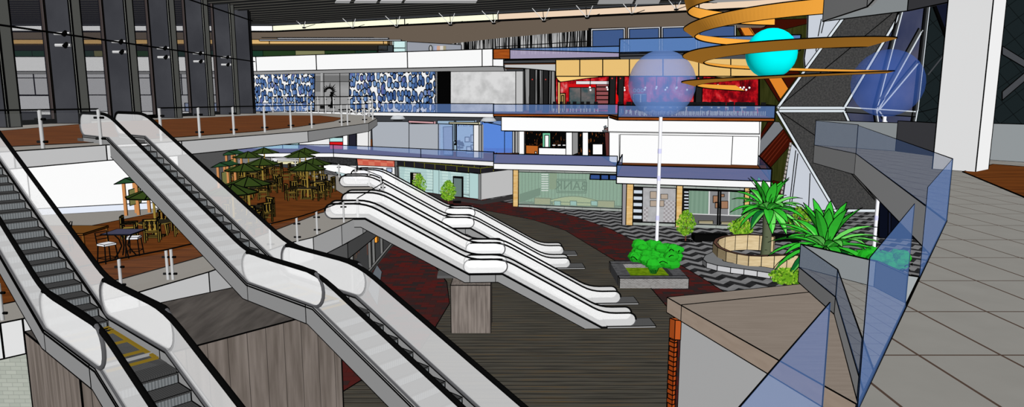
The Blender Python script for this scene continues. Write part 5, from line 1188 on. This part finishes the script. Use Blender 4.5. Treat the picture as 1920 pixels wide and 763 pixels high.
# dark shopfront below the walkway
P = PY_(63.5); P1 = PY_(63.3)
m = MB(mat('midnight glass', (12, 16, 30), KF), mat('navy band', (26, 30, 48), KF), TRW, mat('violet pane', (58, 58, 84), KF), lw=.06)
vp(m, P, [(1649, 372), (1724, 372), (1722, 449), (1648, 446)], .3); vp(m, P1, [(1666, 375), (1671, 375), (1670, 446), (1665, 446)], .1, 1); vp(m, P1, [(1693, 400), (1719, 400), (1718, 424), (1692, 424)], .1, 3)  # navy band and flat violet panel set on the dark glass
vp(m, P1, [(1719, 420), (1724, 420), (1722, 453), (1704, 453), (1704, 448), (1718, 448)], .1, 2)
m.slab([on(u, v, P1) for u, v in [(1643, 368), (1656, 362), (1670, 373), (1670, 380), (1650, 372)]], .2, 1)
tag(m.build('shopfront'), 'midnight blue glass shopfront under the walkway at right', 'shopfront')
# ================================================================== ceiling
ZS = EYE + 8.0
fd = [(-85, 84.7), (-29, 84.7), (17.3, 65), (32, 58.8)]
m = MB(mat('brown soffit sheet', (104, 92, 80), KD), lw=.1)
m.prism(fd[:3] + [(24.5, 62), (28.5, 79), (28, 125), (-85, 125)], ZS, ZS + .1); struct(m, 'ceiling_soffit', 'plain brown soffit over the far shops', 'ceiling')
CRM = mat('cream fascia', (255, 253, 222), 1.0); PEA = mat('peach fascia', (252, 224, 196), KF)
def pt(f, a, b): return (a[0] + (b[0] - a[0]) * f, a[1] + (b[1] - a[1]) * f)
m = MB(WHITE, CRM, PEA, lw=.1)
mid = pt(.595, fd[1], fd[2]); sp = pt(.05, fd[1], fd[2])
for a, b, mi in ((fd[0], sp if False else fd[1], 0), (fd[1], mid, 1), (mid, fd[2], 2), (fd[2], fd[3], 2)): m.slab([(a[0], a[1], ZS), (b[0], b[1], ZS), (b[0], b[1], ZS + .75), (a[0], a[1], ZS + .75)], .3, mi)
a = pt(.37, fd[1], fd[2]); m.line((a[0], a[1] - .05, ZS), (a[0], a[1] - .05, ZS + .75)); struct(m, 'trim_22', 'cream and peach fascia along the roof edge', 'fascia')
ROOFB = grained('dark blue roof glazing', (16, 20, 34), (70, 94, 156), KD, (.25, .25, 1), .5, lo=.32, hi=.6)
ZR = EYE + 8.9
m = MB(ROOFB); m.prism([(-85, 25), (26, 25), (32, 58.6), (17.3, 64.9), (-29, 84.6), (-85, 84.6)], ZR + .42, ZR + .5); struct(m, 'ceiling', 'dark blue glazed roof above the slats', 'ceiling')
# slats parallel with the roof edge, one structure
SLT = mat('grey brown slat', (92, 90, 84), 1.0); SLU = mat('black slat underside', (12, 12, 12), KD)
m = MB(SLU, SLT)
k = 0; y = 84.2
while y > 36:
    f = (84.6 - y) / 50
    A = Vector((-80, y, ZR)); B = Vector((-29, y, ZR)); C = Vector((19 + 4 * f, y - 20.5, ZR))
    for a, b in ((A, B), (B, C)):
        dd = (b - a).normalized(); n = Vector((-dd.y, dd.x, 0)) * .07; z = Vector((0, 0, .1))
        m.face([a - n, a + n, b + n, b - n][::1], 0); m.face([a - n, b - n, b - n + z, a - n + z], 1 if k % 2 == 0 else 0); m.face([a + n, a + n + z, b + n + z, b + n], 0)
        e = a - n * 1.05; g = b - n * 1.05; m.line(e, g, .07, 0)
    y -= .8; k += 1
for q in range(26):
    x = -78 + q * 4.0; m.bar((x, 40, ZR + .35), (x + 2, 84 if x < -29 else 84 - (x + 29) * .425, ZR + .35), .14, .3, 0, False)
struct(m, 'ceiling_slats', 'close rows of dark grey roof slats', 'ceiling')
m = MB(mat('pale grey roof light', (200, 200, 204), KD), lw=.08)
for u0, u1 in ((628, 655), (664, 705), (712, 752), (758, 892)): m.slab([at_z(u, v, ZR - .1) for u, v in [(u0 + 3, .5), (u1 + 3, .5), (u1, 6), (u0, 6)]], .06, 0, False, back=(0, 0, 1))
for u0, u1 in ((1120, 1185), (1190, 1235)): m.slab([at_z(u, v, ZR - .1) for u, v in [(u0 + 6, -6), (u1 + 6, -6), (u1, 7), (u0, 8)]], .06, 0, False, back=(0, 0, 1))
struct(m, 'ceiling_light', 'pale grey rooflight strips at the top edge', 'ceiling')
m = MB(mat('cream underside', (255, 255, 236), KD), MATS['dark soffit'], lw=.08); m.prism([(11, 40), (40, 40), (40, 58), (18.5, 64.5), (13, 60)], ZR - .2, ZR - .1, 0, 0, 0)
struct(m, 'ceiling_cream', 'cream ceiling sheet at the top right of the roof', 'ceiling')
for i, (u, v) in enumerate([(570, 52), (662, 53), (744, 51), (845, 47), (926, 44), (1020, 40), (1101, 34), (1185, 27), (1268, 18)]):
    p = on(u, v, [(-29, 83.9), (17.3, 64.2)])
    t = thing('roof_strut', 'white V-shaped roof strut, number %d from the left along the cream fascia' % (i + 1), 'strut', p, 'V-shaped roof struts')
    s_ = p.y / 80
    for dx, dy, dz in ((-1.2, -.5, 1.2), (-.1, .4, 1.1), (.5, -.6, 1.2), (2.6, .6, .9)):
        m = MB(mat('white steel rod', (225, 225, 225), 1) if dx in (-1.2, .5) else BLK); m.tube([p, p + Vector((dx, dy, dz))], .035, 0, 5); m.build('rod', t)
    m = MB(BLK); m.lathe(p, [(.01, -.1), (.22, -.05), (.22, .05), (.01, .1)], 0, 8); m.build('node', t)
m = MB(mat('white lattice', (170, 170, 172), 1)); P = [(-80, 78), (-20, 78)]
for k in range(8):
    u = 160 + k * 7; m.line(on(u, 13, P), on(u + 3.5, 4, P), .1, 0); m.line(on(u + 3.5, 4, P), on(u + 7, 13, P), .1, 0)
m.line(on(160, 3.5, P), on(216, 3.5, P), .1, 0); m.line(on(160, 13.5, P), on(216, 13.5, P), .1, 0); tag(m.build('lattice_truss'), 'pale lattice roof truss seen through the smoked glass', 'truss')
BAF = mat('pale baffle', (196, 198, 204), .9)
for i, (u0, u1, v, c) in enumerate(((486, 560, 60, 0), (484, 628, 63.5, 0), (560, 665, 65.5, 0), (490, 700, 68.5, 0), (520, 728, 71.5, 0), (486, 752, 75, 0))):
    Y = 93 - i * .4; a, b = at_y(u0, v, Y), at_y(u1, v, Y)
    m = MB(BAF, lw=.07); m.box((a.x, Y, a.z - .1), (b.x, Y + .5, a.z + .04)); m.build('ceiling_baffle') ; o = COL.objects[-1]
    tag(o, 'thin pale ceiling baffle, number %d from the top above the timber fascia' % (i + 1), 'baffle', 'ceiling baffles of the top floor')

# ================================================================== spiral ribbon and balls
SPI = mat('amber painted ribbon', (250, 172, 66), 1.15); C0 = Vector((17.6, 45, EYE)); RR = 6.76
def interp(x, T):
    for (a, va), (b, vb) in zip(T, T[1:]):
        if x <= b: return va + (vb - va) * max(0, (x - a) / (b - a))
    return T[-1][1]
def ribbon(a0, a1, zf, label, N=420):
    m = MB(SPI, lw=None); m.mats.append(BLACK); prev = None
    for i in range(N + 1):
        al = a0 + (a1 - a0) * i / N; a = al * PI; z = zf(al)
        w_ = interp(al, [(.55, 1.5), (1, .9), (1.3, .4), (2, .35), (2.6, 1.0), (3.1, 1.7), (4.2, 1.6), (5.0, .85), (8.2, .75)]); ph = math.radians(interp(al, [(0, 16), (4.2, 16), (5.0, 40), (5.5, 75), (8, 75)]))
        rd = Vector((math.cos(a), math.sin(a), 0)); p = C0 + rd * (6.35 - w_ * math.cos(ph)) + Vector((0, 0, z)); q = p + rd * w_ * math.cos(ph) + Vector((0, 0, w_ * math.sin(ph)))
        nrm = (rd * math.sin(ph) - Vector((0, 0, math.cos(ph)))) * .03
        cur = (p + nrm, q + nrm, p - nrm, q - nrm)
        if prev:
            m.face([prev[0], cur[0], cur[1], prev[1]], 0); m.face([prev[2], prev[3], cur[3], cur[2]], 0); m.face([prev[1], cur[1], cur[3], prev[3]], 0); m.face([prev[0], prev[2], cur[2], cur[0]], 0)
            m.line((prev[0] + prev[2]) / 2, (cur[0] + cur[2]) / 2, .07); m.line((prev[1] + prev[3]) / 2, (cur[1] + cur[3]) / 2, .07)
        prev = cur
    tag(m.build('spiral_ribbon'), label, 'sculpture')
ribbon(.55, 5.57, lambda al: .9 + .8 * (al - 1) + (.35 * (al - 5) if al > 5 else 0), 'long amber ribbon spiralling around the cyan ball')
ribbon(6.42, 7.5, lambda al: 5.75 + .8 * (al - 7), 'short upper turn of amber ribbon at the top edge above the long spiral', 120)
def ball(M, c, r, seg=24):
    m = MB(M); m.lathe(c, [(r * math.sin(PI * k / 14) + 1e-4, -r * math.cos(PI * k / 14)) for k in range(15)], 0, seg); return m
tag(ball(mat('cyan plastic', (0, 255, 255), 1.0), at_y(1446, 100, 45), 1.6, 28).build('ball'), 'bright cyan ball inside the amber spiral', 'ball')
BBL = glass('pale blue ball glass', (112, 148, 214), .72, 1.1)
POLE = mat('white pole', (244, 244, 250), 1.0)
for (bx, by, c, lab, M) in ((10.9, 50.2, (1243, 157), 'standing in the brick planter', BBL), (27.3, 50.2, (1666, 156), 'before the violet glazing at right', glass('deep blue ball glass', (70, 110, 200), .42, 1.0))):
    t = thing('ball_lamp', 'translucent blue ball on white pole, %s' % lab, 'lamp', (bx, by, 0))
    cc = at_y(c[0], c[1], 50.2); cc.x = bx
    ball(M, cc, 2.42).build('globe', t)
    m = MB(POLE); m.tube([(bx, by, .1), (bx, by, cc.z - 2.4)], .125, 0, 10); m.build('pole', t)
    m = MB(mat('lilac pole joint', (214, 214, 250), 1.0))
    for zz in (4.2, 7.2, 9.2): m.tube([(bx, by, zz), (bx, by, zz + .35)], .14, 0, 10)
    m.build('pole_joint', t)

# ================================================================== planting
BRKG = bricks('grey flecked brick', (120, 116, 114), (150, 148, 146), (168, 166, 164), KF, .22, .08, .012, ('x', 'z'))
CAP = grained('dark granite coping', (66, 66, 68), (84, 84, 86), KU, (1, 1, 1), 3); GRASS = grained('mossy soil', (76, 104, 10), (108, 138, 20), KU, (1, 1, 1), 3)
t = thing('planter', 'square grey brick planter with dark coping on the timber deck edge', 'planter', (10, 48.5, 0))
x0, x1, y0, y1, h_ = 7.55, 12.4, 46.3, 51.4, .75
m = MB(CAP, BRKG, mat('planter side', (66, 66, 68), .3), lw=.045)
m.prism([(x0, y0), (x1, y0), (x1, y0 + .75), (x0, y0 + .75)], 0, h_, 0, 1); m.prism([(x0, y1 - .75), (x1, y1 - .75), (x1, y1), (x0, y1)], 0, h_, 0, 1)
m.prism([(x0, y0 + .75), (x0 + .9, y0 + .75), (x0 + .9, y1 - .75), (x0, y1 - .75)], 0, h_, 0, 2, ln=False); m.prism([(x1 - .9, y0 + .75), (x1, y0 + .75), (x1, y1 - .75), (x1 - .9, y1 - .75)], 0, h_, 0, 2, ln=False)
m.build('wall', t)
m = MB(GRASS); m.box((x0 + .85, y0 + .7, .1), (x1 - .85, y1 - .7, .42), 0, False); m.build('soil', t)
LEAFG = mat('flat bright green foliage', (36, 166, 36), 1.0); LEAFD = mat('deep green stem', (30, 110, 30), 1.0)
def bush(label, c, rx, rz, zc, seed):
    rnd = random.Random(seed); t = thing('round_bush', label, 'bush', c)
    m = MB(LEAFG, BLACK); cx, cy, cz = c[0], c[1], c[2] + zc
    S = []
    def lump(px, py, pz, r, sq=.8):
        b0 = []
        for i in range(7):
            th = PI * i / 6; row = []
            for k in range(10):
                a = 2 * PI * k / 10; rr = r * (1 + rnd.uniform(-.14, .14)); row.append(Vector((px + rr * math.sin(th) * math.cos(a), py + rr * math.sin(th) * math.sin(a), pz - rr * math.cos(th) * sq)))
            b0.append(row)
        for i in range(6):
            for k in range(10): m.face([b0[i][k], b0[i][(k + 1) % 10], b0[i + 1][(k + 1) % 10], b0[i + 1][k]], 0, True)
    n = 60
    for i in range(n):
        a = rnd.uniform(0, 2 * PI); q = math.sqrt(rnd.random()); zz = rnd.uniform(-.75, .75)
        lump(cx + math.cos(a) * q * rx * .86, cy + math.sin(a) * q * rx * .86, cz + zz * rz * .7, rx * rnd.uniform(.18, .3), rnd.uniform(.55, .8))
    # dark wavy leaf-edge strokes lying on the crown
    for i in range(9):
        a = rnd.uniform(PI * 1.1, PI * 1.9); zz = rnd.uniform(-.6, .7); q = rx * math.sqrt(max(.05, 1 - zz * zz)) * .98
        p = [Vector((cx + math.cos(a + .06 * k) * (q + .1), cy + math.sin(a + .06 * k) * (q + .1), cz + zz * rz + .1 * math.sin(k * .8))) for k in range(6)]
        for s_, e_ in zip(p, p[1:]): m.line(s_, e_, .05)
    m.build('crown', t)
    for i in range(9):
        a = 2 * PI * i / 9; m = MB(LEAFD, BLACK); p = [Vector((cx, cy, c[2])) + Vector((math.cos(a) * rx * .08, math.sin(a) * rx * .08, 0)), Vector((cx + math.cos(a) * rx * .25, cy + math.sin(a) * rx * .25, c[2] + zc * .45)), Vector((cx + math.cos(a) * rx * .55, cy + math.sin(a) * rx * .55, c[2] + zc * .85))]
        m.tube(p, .05, 0, 5); m.line(p[0] + Vector((.05, -.05, 0)), p[1] + Vector((.05, -.05, 0)), .03); m.line(p[1] + Vector((.05, -.05, 0)), p[2] + Vector((.05, -.05, 0)), .03); m.build('stem', t)
bush('bright green flat-crowned bush in the square brick planter', (10.45, 49.0, .42), 2.0, .95, 1.5, 3)
bush('bright green bush partly seen through blue glass beside the walkway, right one', (25.3, 45.5, 0), 1.8, 1.0, 2.2, 5)
bush('bright green bush beside the walkway, left of the one behind blue glass', (23.3, 46.5, 0), 1.3, 1.1, 1.7, 8)
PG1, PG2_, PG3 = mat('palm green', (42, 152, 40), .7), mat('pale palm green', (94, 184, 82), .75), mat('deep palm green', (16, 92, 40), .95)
def palm(label, c, hz, R, n, seed, trunk):
    rnd = random.Random(seed); t = thing('palm', label, 'palm', c)
    if trunk: 
        m = MB(mat('grey green trunk', (92, 100, 76), 1.0), BLACK); m.tube([c, c + Vector((.05, 0, hz * .5)), c + Vector((0, 0, hz))], [.42, .36, .38], 0, 10)
        for q in (.25, .5, .75): m.tube([c + Vector((.4 * math.cos(a), .4 * math.sin(a), hz * q)) for a in (4.2, 4.7)], .02, 1, 4)
        m.build('trunk', t)
    for i in range(n):
        a = 2 * PI * i / n * 1.0 + rnd.uniform(-.12, .12); tier = i % 4
        up = [1.35, .85, .4, -.05][tier] + rnd.uniform(-.1, .1); L = R * rnd.uniform(.85, 1.08) * (1.0 if tier else .95)
        d0 = Vector((math.cos(a), math.sin(a), 0)); sd = Vector((-d0.y, d0.x, 0)); o = c + Vector((0, 0, hz))
        P = []
        for k in range(7):
            f = k / 6; ang = up - f * (.55 + .35 * (tier > 0)); 
            if k == 0: p = o + d0 * .15
            else: p = P[-1] + (d0 * math.cos(ang) + Vector((0, 0, math.sin(ang)))) * (L / 6)
            P.append(p)
        W = [.12, .28, .36, .37, .32, .2, .01]
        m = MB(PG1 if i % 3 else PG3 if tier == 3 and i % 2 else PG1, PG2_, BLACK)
        for k in range(6):
            u0 = Vector((0, 0, .11)) * W[k] / .3; u1 = Vector((0, 0, .11)) * W[k + 1] / .3
            m.face([P[k], P[k] + sd * W[k] + u0, P[k + 1] + sd * W[k + 1] + u1, P[k + 1]], 1 if i % 2 else 0); m.face([P[k], P[k + 1], P[k + 1] - sd * W[k + 1] + u1, P[k] - sd * W[k] + u0], 0)
            for s in (-1, 1): m.line(P[k] + sd * W[k] * s + u0, P[k + 1] + sd * W[k + 1] * s + u1, .04)
        m.build('frond', t)
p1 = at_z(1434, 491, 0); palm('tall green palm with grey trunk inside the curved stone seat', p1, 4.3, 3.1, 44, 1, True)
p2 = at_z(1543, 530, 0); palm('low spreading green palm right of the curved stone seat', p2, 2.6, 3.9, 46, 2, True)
# curved stone seat wall
STN = grained('sandy travertine blocks', (206, 182, 138), (228, 206, 164), 1.1, (1, 1, 6), 1.2, lo=.3, hi=.7); STC = mat('dark brown coping', (88, 62, 52), KU)
zt = 1.35
top = [(1453, 443), (1425, 440), (1400, 439), (1375, 440), (1354, 443), (1341, 448), (1337, 455), (1346, 464), (1362, 471), (1382, 476), (1404, 479.5), (1428, 480.5), (1452, 479.5), (1476, 478.5), (1497, 479), (1520, 482), (1540, 488)]
pts = [at_z(u, v, zt) for u, v in top]
def wallstrip(m, pts, wd, z0, z1, mt, ms, seam=True):
    L = len(pts); O = []
    for i, p in enumerate(pts):
        d_ = (pts[min(i + 1, L - 1)] - pts[max(i - 1, 0)]); d_.z = 0; d_.normalize(); O.append(Vector((-d_.y, d_.x, 0)) * wd)
    for i in range(L - 1):
        a, b = pts[i], pts[i + 1]; A, B = a + O[i], b + O[i + 1]
        f = lambda p, z: Vector((p.x, p.y, z))
        m.face([f(a, z0), f(b, z0), f(b, z1), f(a, z1)], ms); m.face([f(B, z0), f(A, z0), f(A, z1), f(B, z1)], ms); m.face([f(a, z1), f(b, z1), f(B, z1), f(A, z1)], mt)
        if seam:
            for q in (a, A): m.line(f(q, z0), f(q, z1))
        for q, r in ((a, b), (A, B)): m.line(f(q, z1), f(r, z1)); m.line(f(q, z0), f(r, z0))
    for i in (0, L - 1): a = pts[i]; A = a + O[i]; m.face([(a.x, a.y, z0), (A.x, A.y, z0), (A.x, A.y, z1), (a.x, a.y, z1)], ms)
t = thing('curved_seat', 'curved sandy stone wall with pale stone bench around the tall palm', 'seat', at_z(1400, 500, 0))
m = MB(STC, STN, lw=.05); wallstrip(m, pts, .3, 0, zt, 0, 1); m.build('stone_wall', t)
bp_ = [at_z(u, v, .55) for u, v in [(1337, 472), (1322, 479), (1318, 486), (1325, 492), (1345, 497.5), (1370, 501.5), (1395, 504.5), (1420, 508), (1445, 512), (1462, 516)]]
m = MB(mat('pale stone bench', (214, 214, 216), 1.1), mat('grey bench top', (112, 113, 114), KU), lw=.05); wallstrip(m, bp_, 1.5, .12, .55, 1, 0); m.build('bench', t)
# benches
for lab, u0, u1, v, Y in (('left one, behind the curved seat', 1302, 1367, 455, 0), ('right one, behind the palm trunk', 1440, 1502, 456, 0)):
    a, b = at_z(u0, v, 0), at_z(u1, v, 0); t = thing('bench', 'long solid black bench, %s' % lab, 'bench', a, 'black benches')
    m = MB(BLK); m.box((a.x, a.y, .14), (b.x, a.y + 1.2, .68), 0, False); m.build('seat', t)
    for q in (a.x + .15, b.x - .75): m = MB(BLK); m.box((q, a.y + .1, 0), (q + .6, a.y + 1.1, .14), 0, False); m.build('leg', t)
# small leafy trees
TL = [mat('leaf olive green', (98, 150, 30), 1.0), mat('leaf dark green', (62, 104, 22), 1.0), mat('leaf yellow green', (134, 172, 50), 1.0)]
def tree(label, c, h, r, n, seed, collar=True, trunk=.35, name='small_tree', cat='tree'):
    rnd = random.Random(seed); t = thing(name, label, cat, c); m = MB(*TL); cc = Vector(c) + Vector((0, 0, h * .6))
    for i in range(n):
        a = rnd.uniform(0, 2 * PI); e = rnd.uniform(-1, 1); q = rnd.random() ** .45; taper = 1 - .35 * max(0, e)
        p = cc + Vector((math.cos(a) * q * r * math.sqrt(1 - e * e) * 1.1 * taper, math.sin(a) * q * r * math.sqrt(1 - e * e) * taper, e * h * .42 * q ** .3))
        s = r * rnd.uniform(.05, .1); u_ = Vector((rnd.uniform(-1, 1), rnd.uniform(-.4, .4), rnd.uniform(-1, 1))).normalized(); v_ = u_.cross(Vector((0, -1, .3))).normalized()
        m.face([p - u_ * s * 1.6, p - v_ * s, p + u_ * s * 1.6, p + v_ * s], rnd.choice((0, 0, 1, 2)))
    o = m.build('foliage', t)
    m = MB(mat('red brown trunk', (104, 58, 48), 1.0)); m.tube([c, Vector(c) + Vector((.03, 0, h * .5)), Vector(c) + Vector((-.03, 0, h * .85))], [.06, .045, .02], 0, 6)
    for k in range(8):
        a = rnd.uniform(0, 2 * PI); z = h * rnd.uniform(.25, .7); m.tube([Vector(c) + Vector((0, 0, z)), Vector(c) + Vector((math.cos(a) * r * .6, math.sin(a) * r * .6, z + h * .2))], .02, 0, 4)
    m.build('trunk', t)
    if collar: m = MB(BLK); m.tube([Vector(c) + Vector((.62 * math.cos(a), .62 * math.sin(a), .06)) for a in [2 * PI * k / 16 for k in range(16)]], .06, 0, 5, closed=True); m.tube([Vector(c) + Vector((.4 * math.cos(a), .4 * math.sin(a), .05)) for a in [2 * PI * k / 16 for k in range(16)]], .05, 0, 5, closed=True); m.build('tree_grate', t)
tree('small airy green tree left of the black benches, in front of the timber post', at_z(1285, 452, 0), 2.9, .85, 620, 11)
tree('small airy green tree behind the curved seat, in front of the striped shop', at_z(1388, 447, 0), 1.9, 1.15, 420, 12)
tree('small airy green shrub between the two palms', at_z(1497, 446, 0), 3.0, 1.1, 260, 15)
tree('small green tree standing before the turquoise shop door', at_z(841, 385, 0), 3.1, .95, 620, 13)
tree('small green tree behind the escalator balustrade at the turquoise shop', at_z(786, 372, 0), 3.3, .95, 420, 14)
tree('low green shrub at the right end of the curved seat near the kiosk roof', at_z(1476, 537, 0), 1.25, 1.2, 520, 16, collar=False, name='shrub', cat='shrub')
m = MB(BLK, lw=None); p = at_z(857, 381, 0); m.box((p.x - .5, p.y - .2, 0.02), (p.x + .5, p.y + .2, .3)); tag(m.build('floor_box'), 'small black box on the red path above the escalator landing', 'box')
